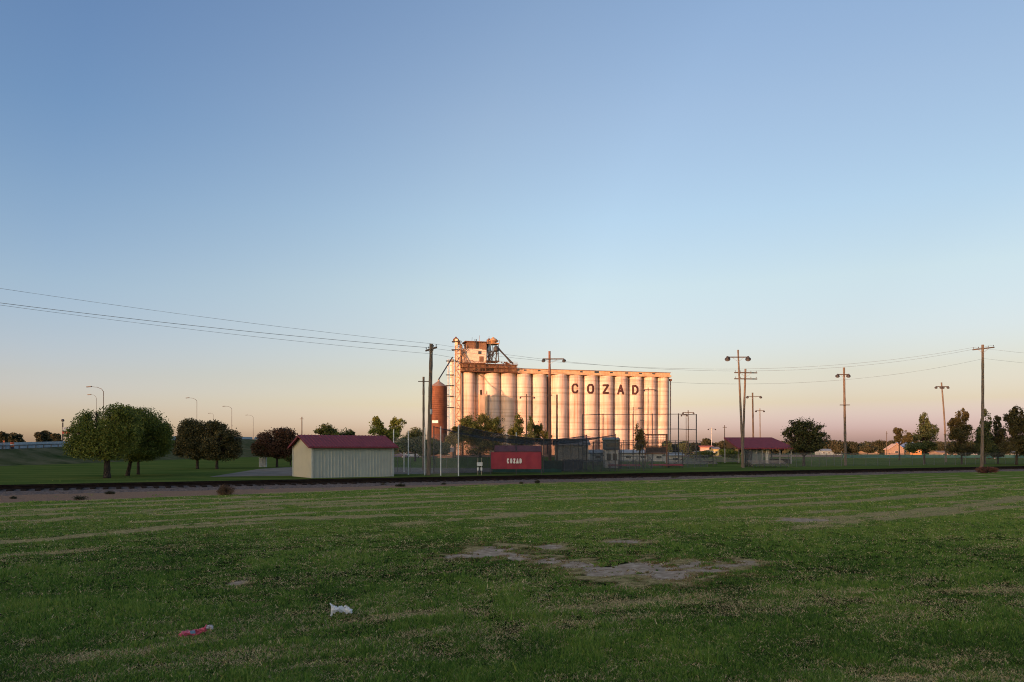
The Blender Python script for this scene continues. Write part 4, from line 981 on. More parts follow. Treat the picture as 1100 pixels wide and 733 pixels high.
def pipe_frame(px0, px1, pyt, D, label):  # plain dark pipe frames added as ball field clutter
    x0, x1 = PX(px0,D), PX(px1,D); z = PZ(pyt,D); t = thing('pipe_clutter', label, 'gate', ((x0+x1)/2,D,0), 'pipe frames at the ball field')
    for x_ in (x0,x1): m_ = MB(); post(m_, x_, D, 0, z, .05); m_.build('post', DARKS, t)
    for f in (1,.5): MB().tube([(x0,D,z*f),(x1,D,z*f)], .04, 6).build('crossbar', DARKS, t)
    MB().tube([(x0,D+.06,.1),(x1,D+.06,z*.5)], .03, 5).build('diagonal', DARKS, t)
pipe_frame(637,649,475,86,'dark pipe frame just left of the scoring booth')
pipe_frame(667,690,478,90,'dark pipe frame between the scoring booth and the scoreboard')
pipe_frame(718,733,484,88,'dark pipe frame right of the scoreboard')
pipe_frame(752,766,490,94,'low dark pipe frame left of the crossed poles')
t = thing('gate', 'dark chain link gate beside the foot of the crossed poles', 'gate', (PX(804,91),91,0))
for px in (800.5,804,807.5): m_ = MB(); post(m_, PX(px,91.3), 91.3, 0, 2.1, .05); m_.build('post', DARKS, t)
MB().box((PX(804,91.3),91.3,1.05), (.78,.03,1.9)).build('gate_leaf', mesh_mat('gate_mesh',(.03,.035,.04),.6), t)

# ------------------------------------------------------------------ pavilion
def pavilion():
    D0, D1 = 112, 120; t = thing('pavilion', 'open picnic pavilion with maroon hip roof on pale posts', 'pavilion', (PX(818,115),115,0))
    x0, x1 = PX(789,D0), PX(856,D0); zE = PZ(481.3,D0); zR = PZ(470,116)
    # ridge from the left gable to the hip
    rl = (PX(777.5,116),116,zR); rr = (PX(829,116),116,zR); fl = (PX(793,D0),D0,zE); fr = (x1,D0,zE); bl = (PX(781,D1),D1,zE); br = (PX(853,D1),D1,zE)
    m_ = MB(); th = Vector((0,0,-.12))
    m_.poly([fl,fr,rr,rl]); m_.poly([fr,br,rr]); m_.poly([bl,rl,rr,br]); 
    m_.build('roof', MAROON, t)
    MB().poly([fl,rl,bl]).build('gable_panel', mat('gable_tan', (.24,.13,.07), .8), t)
    for p, q in ((fl,fr),(fr,br),(rl,fl)):
        p, q = Vector(p), Vector(q); MB().prism([p+Vector((0,-.03,.02)),q+Vector((0,-.03,.02)),q+Vector((0,-.03,-.2)),p+Vector((0,-.03,-.2))], (0,-.03,0)).build('fascia', MAROON, t)
    xs = [PX(v,D0+.5) for v in (797,806,813,819,826,838,850)]
    for x_ in xs: MB().box((x_,D0+.6,zE/2-.05), (.15,.15,zE-.1)).build('post', mat('dim_post', (.26,.26,.25), .6), t)
    for x_ in xs[::2]: MB().box((x_-.6,D1-.6,zE/2-.05), (.15,.15,zE-.1)).build('post', MATS['dim_post'], t)
    MB().box((PX(810,114),114.5,1.15), (2.2,3,2.3)).build('store_room', mat('store_room', (.16,.19,.19), .8), t)
    MB().box((PX(824,113),112.9,1.2), (.5,.1,2.2)).build('white_panel', WHITEP, t)
    for k in range(3):
        x_ = PX(829+8*k,114.5)
        tb = thing('picnic_table', 'picnic table under the maroon pavilion roof, '+['nearest the store room','middle of three','nearest the broad open tree'][k], 'table', (x_,115,0), 'picnic tables in the pavilion')
        MB().box((x_,115,.75),(.9,1.9,.06)).build('tabletop', GREYP, tb)
        for s in (-1,1):
            MB().box((x_+s*.72,115,.45),(.25,1.9,.05)).build('bench', GREYP, tb)
            MB().box((x_,115+s*.6,.37),(1.3,.08,.70)).build('leg', DARKS, tb)
pavilion()

# ------------------------------------------------------------------ houses, sheds and cars in the distance
def house(name, label, px0, px1, pye, pyr, D, depth, wall, roof, gable_front=False, group=None, wins=2, cat='house'):
    x0, x1 = PX(px0,D), PX(px1,D); zE, zR = PZ(pye,D), PZ(pyr,D); xm = (x0+x1)/2
    t = thing(name, label, cat, (xm,D,0), group); o = .35
    if gable_front:
        MB().prism([(x0,D,0),(x1,D,0),(x1,D,zE),(xm,D,zR-.1),(x0,D,zE)], (0,depth,0)).build('wall', wall, t)
        for s, xa in ((-1,x0),(1,x1)):
            sl = (zR-zE)/(abs(xa-xm)); MB().prism([(xm,D-o,zR),(xa+s*o,D-o,zE-sl*o),(xa+s*o,D-o,zE-sl*o+.15),(xm,D-o,zR+.15)], (0,depth+2*o,0)).build('roof', roof, t)
    else:
        MB().prism([(x0,D,0),(x0,D,zE),(x0,D+depth/2,zR-.1),(x0,D+depth,zE),(x0,D+depth,0)], (x1-x0,0,0)).build('wall', wall, t)
        sl = (zR-zE)/(depth/2)
        for s, ya in ((-1,D),(1,D+depth)):
            MB().prism([(x0-o,D+depth/2,zR),(x0-o,ya+s*o,zE-sl*o),(x0-o,ya+s*o,zE-sl*o+.15),(x0-o,D+depth/2,zR+.15)], (x1-x0+2*o,0,0)).build('roof', roof, t)
    for i in range(wins):
        xw = x0+(x1-x0)*(i+.5)/wins; w = MB().box((xw,D-.03,zE*.55), (min(1.2,(x1-x0)/wins*.4),.1,zE*.3)).build('window', mat('window_frame', (.5,.5,.48), .5), t)
        MB().box((xw,D-.07,zE*.55), (min(1.0,(x1-x0)/wins*.34),.1,zE*.25)).build('pane', GLASS, w)
    return t
WH = mat('white_siding', (.36,.36,.34), .7, var=.06); TANW = mat('tan_siding', (.26,.20,.15), .7); CREAM = mat('cream_siding', (.48,.35,.28), .7, var=.08)
GREY = mat('grey_shingle', (.16,.16,.17), .85); BLUE = mat('blue_roof', (.16,.22,.34), .6); ORANGE_LIT = mat('orange_lit_siding', (.55,.25,.08), .8); BRN = mat('brown_siding', (.20,.13,.09), .8)  # the orange siding carries low sunlight in its colour
house('concession_stand','pale low concession building left of the scoring booth',598,632,478,472.5,126,6,mat('grey_white_siding',(.20,.20,.19),.8),GREY,wins=0,cat='building')
house('storage_building','long white building low behind the bleachers and scoreboard',634,716,487,484,135,7,WH,mat('pale_roof',(.26,.27,.27),.6),wins=5,cat='building')
house('storage_building','white trailer-like shed just left of the last backstop posts',718,733,489.5,487.3,120,3,WH,mat('pale_roof',(.26,.27,.27),.6),wins=1,cat='building')
house('house','small house with sunlit peach gable by the short dark pole',955,971,482.5,477.2,262,3,mat('dim_peach_siding',(.30,.21,.16),.8),CREAM,gable_front=True,wins=1)
house('house','house with blue roof and orange sunlight painted into its walls',970,990,481.5,475,268,8,ORANGE_LIT,BLUE,wins=4)
house('shed','sunlit peach shed far behind the backstop',753,766.5,480.6,479.3,250,5,CREAM,mat('red_roof',(.45,.12,.07),.7),wins=1,cat='shed')
house('shed','white low shed under the sunlit peach shed',749,767,486.3,485.3,225,5,WH,WH,wins=2,cat='shed')
house('shed','small yellow shed right of the peach shed',766.5,772.5,482.5,480.6,240,4,mat('yellow_siding',(.55,.42,.16),.7),GREY,wins=1,cat='shed')
house('mobile_home','blue-grey mobile home behind the broad open tree',882,905,484.6,482.7,290,6,mat('bluegrey_siding',(.22,.28,.30),.7),mat('grey_flat_roof',(.2,.24,.26),.7),wins=4,cat='mobile home')
house('house','low tan house at the far tree line left of the peach gable',931,944.5,483.2,480.8,330,8,TANW,GREY,wins=3)
house('house','low pale house between the leaning light pole and the leafy trees',1010,1034,486.6,485,230,6,TANW,mat('pink_roof',(.20,.15,.13),.8),wins=3)
house('house','low house seen under the crowns at the right edge',1072,1096,487.2,485,200,6,mat('grey_siding',(.3,.3,.3),.8),GREY,wins=2)
house('house','far tan house behind the short posts right of the shed',437,455,484.6,482.5,210,6,TANW,GREY,wins=2)
house('house','low brown building under the rusty bin',470,486,485.5,481.5,190,6,BRN,mat('bluish_roof',(.12,.15,.18),.7),wins=2)

def car(px, pyb, D, col, label, heading=0, L_=4.6, van=False):
    X0 = PX(px,D); t = thing('parked_car', label, 'car', (X0,D,0), 'cars parked in the distance')
    m = mat('paint_'+label.split()[0], col, .35, var=.03, spec=.6); h = 1.5 if not van else 1.9
    pr = [(-L_/2,.35),(-L_/2,.85),(-L_/2+.25,.95),(-L_/2+1.0,1.0),(L_/2-.8,.98),(L_/2,.8),(L_/2,.35)]
    cb = [(-L_/2+.35,.97),(-L_/2+.9,h),(L_/2-1.9,h),(L_/2-1.0,.97)]
    hd = math.radians(heading); u = Vector((math.cos(hd),math.sin(hd),0)); v = Vector((-u.y,u.x,0)); B = Vector((X0,D,0))
    MB().prism([B+u*a-v*.88+Vector((0,0,z_)) for a, z_ in pr], v*1.76).build('body', m, t)
    MB().prism([B+u*a-v*.78+Vector((0,0,z_)) for a, z_ in cb], v*1.56).build('cabin', m, t)
    for s in (-1,1):
        q = [(-L_/2+.62,1.03),(-L_/2+1.0,h-.1),(L_/2-1.98,h-.1),(L_/2-1.3,1.03)]
        MB().prism([B+u*a+v*s*.785+Vector((0,0,z_)) for a, z_ in q], v*s*.01).build('side_window', GLASS, t)
        for a in (-L_/2+.85, L_/2-.9):
            c_ = B+u*a+v*s*.8+Vector((0,0,.34)); w = MB().tube([c_, c_+v*s*.2], .34, 14).build('wheel', mat('tyre', (.02,.02,.02), .8), t)
            MB().tube([c_+v*s*.2, c_+v*s*.215], .19, 10).build('rim', GALV, w)
car(427,0,190,(.05,.05,.10),'navy car parked beyond the first tall net post')
car(443,0,195,(.35,.36,.40),'silver car parked just right of the navy one')
car(1059,0,170,(.60,.45,.42),'pinkish-white car glimpsed behind the grey leaning pole')
car(1040,0,180,(.38,.36,.34),'grey car under the leafy tree left of the grey leaning pole')

# roadside sign at the far left
t = thing('roadside_sign', 'red and white roadside sign on a post beside the big round tree', 'sign', (PX(71.5,140),140,2.4))
D=146
for px in (67.4,73.5): m_ = MB(); post(m_, PX(px,D), D, 2.0, PZ(454 if px < 70 else 460,D), .12); m_.build('post', DARKS, t)
MB().box((PX(71.5,D),D-.15,PZ(461,D)), (1.35,.12,.65)).build('white_board', mat('sign_pale', (.50,.50,.47), .7), t)
MB().box((PX(71.8,D),D-.15,PZ(464.7,D)), (1.5,.12,.55)).build('red_board', mat('sign_red', (.50,.09,.06), .7), t)
MB().box((PX(71.0,D),D-.15,PZ(468,D)), (1.1,.12,.5)).build('dark_board', DARKS, t)
MB().lathe((PX(67.4,D),D,PZ(453.3,D)), [(.05,0),(.25,.1),(.3,.35),(.2,.5),(.05,.55)], 12).build('lamp_globe', LAMPM, t)
# utility boxes near the parking lot
for px, h, w, lab in ((281,1.15,.5,'pale electrical cabinet at the parking lot edge, left one'),(284.5,1.35,.4,'pale electrical cabinet at the parking lot edge, right one')):
    D = 91; t = thing('electrical_cabinet', lab, 'cabinet', (PX(px,D),D,0))
    MB().box((PX(px,D),D,h/2), (w,.4,h)).build('cabinet', mat('cabinet_pale', (.42,.44,.42), .6), t)
    MB().box((PX(px,D),D,h+.03), (w+.08,.48,.06)).build('lid', GALV, t)
    MB().box((PX(px,D),D-.22,h*.55), (w*.8,.02,h*.7)).build('door', mat('cabinet_door', (.36,.38,.37), .6), t)

# ------------------------------------------------------------------ trees
OLIVE = leaf_mat('leaves_olive', [(.050,.066,.014),(.105,.130,.026),(.18,.205,.038),(.26,.245,.052)], .3)
BROWN = leaf_mat('leaves_brown_green', [(.030,.032,.013),(.062,.058,.022),(.10,.088,.034),(.14,.11,.045)], .3)
REDDISH = leaf_mat('leaves_reddish', [(.045,.032,.015),(.09,.055,.026),(.15,.062,.034),(.08,.08,.028)], .3)
AUTUMN = leaf_mat('leaves_autumn', [(.03,.050,.016),(.065,.092,.026),(.12,.13,.034),(.20,.14,.04)], .3)
DGREEN = leaf_mat('leaves_dark_green', [(.034,.048,.018),(.066,.090,.033),(.11,.13,.048),(.15,.15,.062)], .25)
FARG = leaf_mat('leaves_far', [(.022,.030,.018),(.040,.048,.026),(.060,.062,.034),(.085,.07,.042)], .25)
def leaves(cents, rads, K, size, seed, gap=.12):
    r = np.random.default_rng(seed); cents = np.array(cents); rads = np.array(rads); pr = rads[:,0]*rads[:,2]; pr = pr/pr.sum()
    idx = r.choice(len(cents), K, p=pr)
    d = r.normal(size=(K,3)); d /= np.linalg.norm(d,axis=1)[:,None]; rr = r.random(K)**.42
    # gaps: drop leaves where a coarse noise is low
    p = cents[idx]+d*rads[idx]*rr[:,None]*(.85+.22*r.random(K))[:,None]
    sc = .9/np.mean(rads[:,0]); g = vnoise(p[:,0]*sc*1.3+p[:,1]*.9*sc, p[:,2]*sc*1.5+p[:,1]*.4*sc, seed)
    keep = g > .28*r.random(K)+gap; p = p[keep]; idx = idx[keep]; g = g[keep]; K = len(p)
    n = r.normal(size=(K,3))+np.array([0,-.2,.5]); n /= np.linalg.norm(n,axis=1)[:,None]
    a = np.cross(n, r.normal(size=(K,3))); a /= np.linalg.norm(a,axis=1)[:,None]; b = np.cross(n,a)
    s = size*r.uniform(.6,1.4,K)[:,None]; V = np.empty((K,4,3)); a = a*s; b = b*s*.55
    V[:,0] = p-a; V[:,1] = p-b*1.0+a*.1; V[:,2] = p+a; V[:,3] = p+b+a*.1
    bl = r.random(len(cents))
    var = np.clip(.10+.55*bl[idx]+.32*r.random(K)+.15*(g-.5),0,1)
    return V.reshape(-1,3), np.arange(K*4).reshape(K,4), var
TN = [0]
def tree(label, D, pxt, crowns, K, m, name='tree', cat='tree', trunkw=.2, nb=14, base=0.0, stems=None, bf=.34, size=None, group=None, depth=.8, forky=.35, lean=0, twigs=True, fuzz=.9, pyb=None, fill=.55):
    if fuzz > 1.1: bf *= .84; nb += 5; fill = min(fill, .16)
    if fuzz > 1.1: crowns = [(a_, b_, c_*1.13, d_) for a_, b_, c_, d_ in crowns]; K = int(K*1.2)
    TN[0] += 1; rd = random.Random(100+TN[0]); X0 = PX(pxt,D)
    if pyb is not None: base = PZ(pyb,D)
    t = thing(name, label, cat, (X0,D,base), group)
    cents, rads = [], []
    for (cx,cy,rx,ry) in crowns:
        wx, wz = rx*D/F, ry*D/F; c = Vector((PX(cx,D),D,PZ(cy,D)))
        k = 0
        while k < nb:
            q = Vector((rd.uniform(-1,1),rd.uniform(-1,1),rd.uniform(-1,1)))
            if q.length > 1: continue
            f = 1-bf*.78
            if q.length < .35 and rd.random() < .5: continue
            b_ = bf*rd.uniform(.65,1.2)
            cents.append((c.x+q.x*wx*f, c.y+q.y*wx*f*depth, c.z+q.z*wz*f)); rads.append((wx*b_, wx*b_*depth, wz*b_*fuzz)); k += 1
    cr0 = [((PX(cx,D),D,PZ(cy,D)),(rx*D/F*.93,rx*D/F*depth*.93,ry*D/F*.93)) for cx,cy,rx,ry in crowns]
    zlow = min(c[2]-r[2] for c, r in zip(cents, rads)); zmid = sum(c[2] for c in cents)/len(cents)
    sz = (size or max(.055, D*.00135))*.88; K = int(K*1.25)
    mb = MB(); fork = Vector((X0+lean, D, base+(zmid-base)*forky+ (zlow-base)*.4))
    fork.z = min(max(fork.z, base+(zlow-base)*.8), zmid)
    mb.tube([(X0,D,base-.15),(X0,D,base+.12),(X0+lean*.5,D,base+(fork.z-base)*.5),tuple(fork)], [trunkw*1.5,trunkw*1.1,trunkw*.9,trunkw*.75], 9)
    for i, (c, r) in enumerate(zip(cents, rads)):
        c = Vector(c); mid = fork.lerp(c,.5)+Vector((rd.uniform(-.15,.15),rd.uniform(-.15,.15),.12))*(c-fork).length*.5
        w = trunkw*.42*rd.uniform(.6,1)
        mb.tube([fork-Vector((0,0,.1)), mid, c], [w, w*.6, w*.25], 5, cap=False)
        if twigs:
            for _ in range(4):
                e = c+Vector((rd.uniform(-1,1)*r[0],rd.uniform(-1,1)*r[1],rd.uniform(-.5,1)*r[2]))*.95; mb.tube([mid.lerp(c,.6), c.lerp(e,.5)+Vector((0,0,.02)), e], [w*.3,w*.2,.012], 4, cap=False)
    mb.build('trunk', BARK, t)
    V, Fc, var = leaves(cents, [tuple(q*1.18 for q in r_) for r_ in rads], int(K*.8), sz, 500+TN[0], .12 if fill > .3 else .27)
    V2, F2, v2 = leaves([c for c, r in cr0], [r for c, r in cr0], int(K*fill), sz, 900+TN[0], .12 if fill > .3 else .30)
    Fc = np.concatenate([Fc, F2+len(V)]); V = np.concatenate([V, V2]); var = np.concatenate([var, v2])
    V[:,2] = np.maximum(V[:,2], base+.03)
    np_mesh('crown', V, Fc, m, t, attrs={'var':('FACE',var)})
    return t
# left: big olive round tree and its neighbour
tree('big round olive green tree at the left, thick trunk close behind the track', 56, 115, [(112,463,38,29),(84,474,17,22),(128,450,24,18),(130,464,26,25),(96,452,18,14),(112,482,36,16)], 30000, OLIVE, trunkw=.26, nb=13, bf=.36, forky=.3)
tree('rounded olive tree with slim leaning trunk touching the big round tree on its right', 61, 137, [(152,462,34,27),(176,472,13,18),(140,450,20,15),(150,483,32,14)], 24000, OLIVE, trunkw=.17, nb=12, bf=.36, forky=.3, lean=.3)
tree('slender stem tree just right of the leaning trunk, crown merging with the olive pair', 64, 148.5, [(164,474,22,22),(160,458,16,14)], 11000, OLIVE, trunkw=.13, nb=9, bf=.4, forky=.3)
tree('dark brownish tree, left of the pair beside the parking lot', 83, 212, [(211,470,23,21),(204,460,14,12),(196,480,11,14),(218,482,22,14)], 18000, BROWN, trunkw=.17, nb=12, bf=.36)
tree('dark brownish tree, right of the pair beside the parking lot', 82, 233, [(238,473,23,20),(230,462,14,12),(250,482,12,14),(236,484,22,13)], 18000, BROWN, trunkw=.17, nb=12, bf=.36)
tree('reddish-brown round tree just left of the shed', 90, 297.5, [(297,474,23,15),(282,483,14,10),(306,468,15,10),(300,484,18,10)], 16000, REDDISH, trunkw=.15, nb=11, bf=.36)
tree('dark low tree tucked behind the left wall of the shed', 100, 312, [(311,488,7,9)], 2500, DGREEN, trunkw=.1, nb=6)
tree('sparse olive tree top showing over the shed roof', 130, 358, [(352,463,13,9),(370,466,11,7),(358,472,20,10)], 9000, AUTUMN, trunkw=.2, nb=10, bf=.32, fill=.30, fuzz=1.15)
tree('tall tufty tree at the right end of the shed roof', 125, 415, [(405,457,9,9),(426,456,9,9),(414,466,17,8),(416,480,17,12)], 11000, OLIVE, trunkw=.2, nb=8, bf=.34, fill=.30, fuzz=1.15)
tree('dark tree between the tufty tree and the dark utility pole', 135, 446, [(446,469,12,11),(440,477,14,12),(452,480,12,10)], 9000, DGREEN, trunkw=.2, nb=9)
tree('dark tree at the foot of the rusty bin', 150, 466, [(464,480,12,10),(456,484,10,8),(476,482,9,8)], 7000, DGREEN, trunkw=.2, nb=9)
tree('broad sunlit olive tree at the foot of the leftmost silos', 200, 516, [(517,454,17,15),(500,460,13,14),(533,460,12,15),(516,466,30,13),(516,479,32,11)], 22000, AUTUMN, trunkw=.35, nb=10, bf=.34, size=.24, fill=.30, fuzz=1.15)
tree('small rusty leaved tree right beside the leg tower of the elevator', 190, 489, [(490,468,8,10),(484,474,7,8)], 4500, AUTUMN, trunkw=.2, nb=7, size=.22)
tree('narrow tree before the silos, left of the gap, tallest of the three', 185, 558, [(557,455,6,13),(551,464,7,10),(558,473,14,11)], 8000, AUTUMN, trunkw=.2, nb=7, size=.22, fill=.30, fuzz=1.15)
tree('small dark spiky tree in the middle before the silos', 180, 571, [(570,459,5,12),(570,473,9,9)], 5000, DGREEN, trunkw=.15, nb=7, size=.2, fill=.30, fuzz=1.15)
tree('low orange-tinted tree at the right of the three before the silos', 182, 582, [(578,461,6,9),(583,470,9,10)], 6000, AUTUMN, trunkw=.15, nb=7, size=.2, fill=.30, fuzz=1.15)
tree('young yellowish tree before the D silo beside the scoreboard frame', 100, 687, [(686,470,6,17),(688,478,9,9)], 4200, leaf_mat('leaves_yellowish',[(.05,.05,.02),(.11,.09,.03),(.18,.13,.04),(.24,.15,.05)],.3), trunkw=.06, nb=12, bf=.4, size=.12, fill=.28, forky=.1)
tree('broad open brown-green tree standing alone right of the pavilion', 98, 863.5, [(866,468,23,18),(852,464,13,11),(881,472,12,13),(858,458,10,11),(866,480,20,9),(846,469,6,7),(866,460,15,13),(867,466,16,15)], 13000, leaf_mat('leaves_dull_green',[(.028,.036,.013),(.055,.064,.022),(.09,.095,.033),(.13,.11,.045)],.3), trunkw=.2, nb=12, bf=.27, forky=.2, size=.13, fill=0.28, fuzz=1.15)
tree('upright brownish tree behind the blue roofed house', 150, 966, [(968,469,9,9),(978,472,8,8),(964,463,5,4)], 5000, BROWN, trunkw=.15, nb=8, bf=.33, size=.2, fill=.30, fuzz=1.15)
tree('dark leafy upright tree between the blue roofed house and the leaning light pole', 112, 993, [(992,455,7,13),(993,470,13,13),(999,466,9,12),(990,481,15,9)], 12000, DGREEN, trunkw=.15, nb=9, bf=.33, size=.14, fill=.30, fuzz=1.15)
tree('loose upright tree just right of the leaning light pole', 108, 1033, [(1033,450,7,12),(1025,458,7,9),(1032,468,15,14),(1033,482,17,9)], 12500, BROWN, trunkw=.14, nb=9, bf=.32, size=.14, fill=.30, fuzz=1.15)
tree('upright tree directly behind the grey leaning utility pole', 110, 1058, [(1059,453,6,13),(1056,468,9,12),(1058,482,13,10)], 9000, DGREEN, trunkw=.13, nb=8, bf=.33, size=.14, fill=.30, fuzz=1.15)
tree('narrow brownish tree between the grey pole and the rightmost tree', 112, 1072, [(1071,455,5,10),(1072,469,9,13),(1073,483,12,9)], 8000, BROWN, trunkw=.12, nb=8, bf=.33, size=.14, fill=.30, fuzz=1.15)
tree('tall full tree at the right edge of the photo', 104, 1092, [(1092,446,7,12),(1086,456,8,12),(1096,462,13,16),(1092,478,17,13),(1108,458,12,16)], 17000, BROWN, trunkw=.16, nb=10, bf=.33, size=.14, fill=.30, fuzz=1.15)
for px, py, rx, ry, D, lab in ((14,470,11,5,300,'far dark tree clump behind the orange drum'),(2,469,6,6,290,'far tree at the very left edge above the barrier'),(42,468,5,4.5,260,'small far tree over the barrier, left one of two'),(50,467.5,6,5,262,'small far tree over the barrier, right one of two'),(60,469,6,4,255,'thin reddish far tree next to the roadside sign'),
    (735,479,8,6,230,'round dark far tree behind the last backstop post'),(716,479,6,6,215,'dark far tree at the right foot of the silos'),(759,476,7,5,270,'far tree above the sunlit peach shed'),(777,478,8,5,255,'far tree left of the maroon roof tip'),(746,481,5,5,240,'small dark far tree left of the peach shed'),
    (898,479,9,6,260,'dark far tree just left of the sunlit light pole'),(914,480,8,6,265,'olive far tree just right of the sunlit light pole'),(932,482,9,4,300,'low far tree over the tan house'),(945,478,10,5.5,330,'wide dark far tree left of the short dark pole'),(1010,480,7,6,240,'small olive tree at the foot of the leaning light pole'),(957,478,6,5,300,'dark far tree right of the short dark pole')):
    tree(lab, D, px, [(px,py,rx,ry),(px+rx*.3,min(py+5,483),rx*.9,ry)], 2600, FARG if D > 235 else DGREEN, trunkw=.2, nb=7, bf=.42, group='far trees along the skyline', twigs=False, base=0)

tree('low bushy growth behind the bleachers left of the crossed poles', 135, 757, [(757,488,13,4.5),(748,490,8,3)], 3500, AUTUMN, trunkw=.08, nb=8, bf=.4, name='bush', cat='bush', twigs=False)
tree('low bushy growth under the left tip of the maroon roof', 135, 782, [(782,487,11,5),(790,489,8,4)], 3500, OLIVE, trunkw=.08, nb=8, bf=.4, name='bush', cat='bush', twigs=False)
# far wood that closes the horizon
def wood(name, label, x0, x1, Da, Db, hmin, hmax, K, seed, size=.9):
    r = np.random.default_rng(seed); u = r.random(K); x = x0+(x1-x0)*u; D = Da+(Db-Da)*u+r.uniform(-9,9,K)
    h = hmin+(hmax-hmin)*fbm(x*.035,x*0+seed,seed,4)*1.3; z = h*r.random(K)**.7; n = r.normal(size=(K,3)); n /= np.linalg.norm(n,axis=1)[:,None]
    a = np.cross(n, r.normal(size=(K,3))); a /= np.linalg.norm(a,axis=1)[:,None]; b = np.cross(n,a); s = size*r.uniform(.6,1.5,K)[:,None]; p = np.stack([x,D,z],1)
    V = np.stack([p-a*s,p-b*s*.7,p+a*s,p+b*s*.7],1).reshape(-1,3)
    o = np_mesh(name, V, np.arange(K*4).reshape(K,4), FARG, attrs={'var':('FACE',r.random(K))})
    return tag(o, label, 'woodland', kind='stuff')
wood('far_woodland','dark low band of far trees along the horizon',-1100,1300,620,660,4,9,26000,3,1.6)
wood('far_woodland','dark tree belt behind the houses at the right',190,420,380,400,3,8,9000,8,1.2)
wood('far_woodland','tree belt and scrub behind the ball field',-60,175,330,345,2,6,9000,12,1.1)

# unseen leafy wall added behind the viewer to block the low sun
def shade_occluder():
    sx_, sy = sd.x/math.hypot(sd.x,sd.y), sd.y/math.hypot(sd.x,sd.y); px_, py_ = -sy, sx_   # across the light
    if px_ < 0: px_, py_ = -px_, -py_
    perp = np.linspace(-330, 170, 1001)
    H = np.interp(perp, [-330,-215,-205,-140,-110,-60,-30,-26,-12,20,170], [20.5,21.5,24,24,25.6,28,28,28.6,36.6,35.6,31])+ (fbm(perp*.22, perp*0+3, 71)-.5)*2.4  # heights shaped so the cast shadow ends at chosen places
    V = []; 
    for k, (dd, f) in enumerate(((166,0),(166.5,.55),(168,.86),(170.5,1.0),(173,.9),(176,.5),(176.5,0))):
        jit = (rng.random(len(perp))-.5)*1.0
        V.append(np.stack([perp*px_+(dd+jit)*sx_, perp*py_+(dd+jit)*sy, H*f+(jit*.5 if f > .3 else 0)-.1], 1))
    V = np.concatenate(V); n = len(perp); i = (np.arange(6)[:,None]*n+np.arange(n-1)[None,:]).ravel()
    core = np.stack([i,i+1,i+1+n,i+n],1)
    K = 60000; r = np.random.default_rng(5); pp = r.uniform(-330,170,K); hh = np.interp(pp, perp, H); q = r.uniform(164.5,177.5,K)
    p = np.stack([pp*px_+q*sx_, pp*py_+q*sy, hh*(r.random(K)**.5)*(1.03-.012*np.abs(q-171))+.2], 1)
    nn = r.normal(size=(K,3)); nn /= np.linalg.norm(nn,axis=1)[:,None]; a = np.cross(nn, r.normal(size=(K,3))); a /= np.linalg.norm(a,axis=1)[:,None]; b = np.cross(nn,a)
    s = .35*r.uniform(.5,1.5,K)[:,None]; Lv = np.stack([p-a*s,p-b*s*.6,p+a*s,p+b*s*.6],1).reshape(-1,3)
    VV = np.concatenate([V, Lv]); FF = np.concatenate([core, len(V)+np.arange(K*4).reshape(K,4)])
    o = np_mesh('added_occluder', VV, FF, DGREEN, attrs={'var':('FACE',r.random(len(FF))*.7)})
    tag(o, 'unseen tree-like mass added behind the viewer to shade the near field', 'woodland', kind='stuff')
shade_occluder()

# ------------------------------------------------------------------ shrubs and weeds on the gravel
def shrub(label, px, pyb, wpx, hpx, m, K, name='shrub'):
    D = CH*F/(pyb-HZ); D = D; X0 = PX(px,D); w = wpx*D/F/2; h = hpx*D/F; r = random.Random(int(px))
    t = thing(name, label, name.replace('_',' '), (X0,D,0))
    mb = MB()
    for _ in range(34):
        a = r.uniform(0,6.28); q = r.uniform(.1,.95); mb.tube([(X0,D,0),(X0+math.cos(a)*w*q*.6,D+math.sin(a)*w*q*.6,h*.5),(X0+math.cos(a)*w*q,D+math.sin(a)*w*q,h*r.uniform(.5,1.0)*(1-.3*q))], [.012,.008,.004], 4, cap=False)
    mb.build('stems', BARK, t)
    c = []; rr = []
    for _ in range(16):
        a = r.uniform(0,6.28); q = r.uniform(0,.7); c.append((X0+math.cos(a)*w*q,D+math.sin(a)*w*q*.8,h*r.uniform(.2,.62)*(1-.35*q))); rr.append((w*.38,w*.38,h*.36))
    V, Fc, var = leaves(c, rr, K, .022*D/36, int(px)); V[:,2] = np.maximum(V[:,2], .01)
    np_mesh('foliage', V, Fc, m, t, attrs={'var':('FACE',var)})
RB = leaf_mat('leaves_dry_brown', [(.06,.035,.02),(.11,.06,.032),(.16,.09,.045),(.12,.10,.05)], .2)
RR = leaf_mat('leaves_red_brown', [(.07,.025,.018),(.13,.045,.03),(.18,.07,.045),(.10,.08,.04)], .2)
shrub('brown tumbleweed-like bush on the gravel at the left, before the track', 242, 532, 27, 13, RB, 4500)
shrub('reddish dry bush at the foot of the grey leaning utility pole', 1060, 508.5, 26, 8.5, RR, 4500)
WD = leaf_mat('leaves_weed', [(.025,.032,.014),(.045,.05,.022),(.07,.06,.03),(.09,.07,.04)], .2)
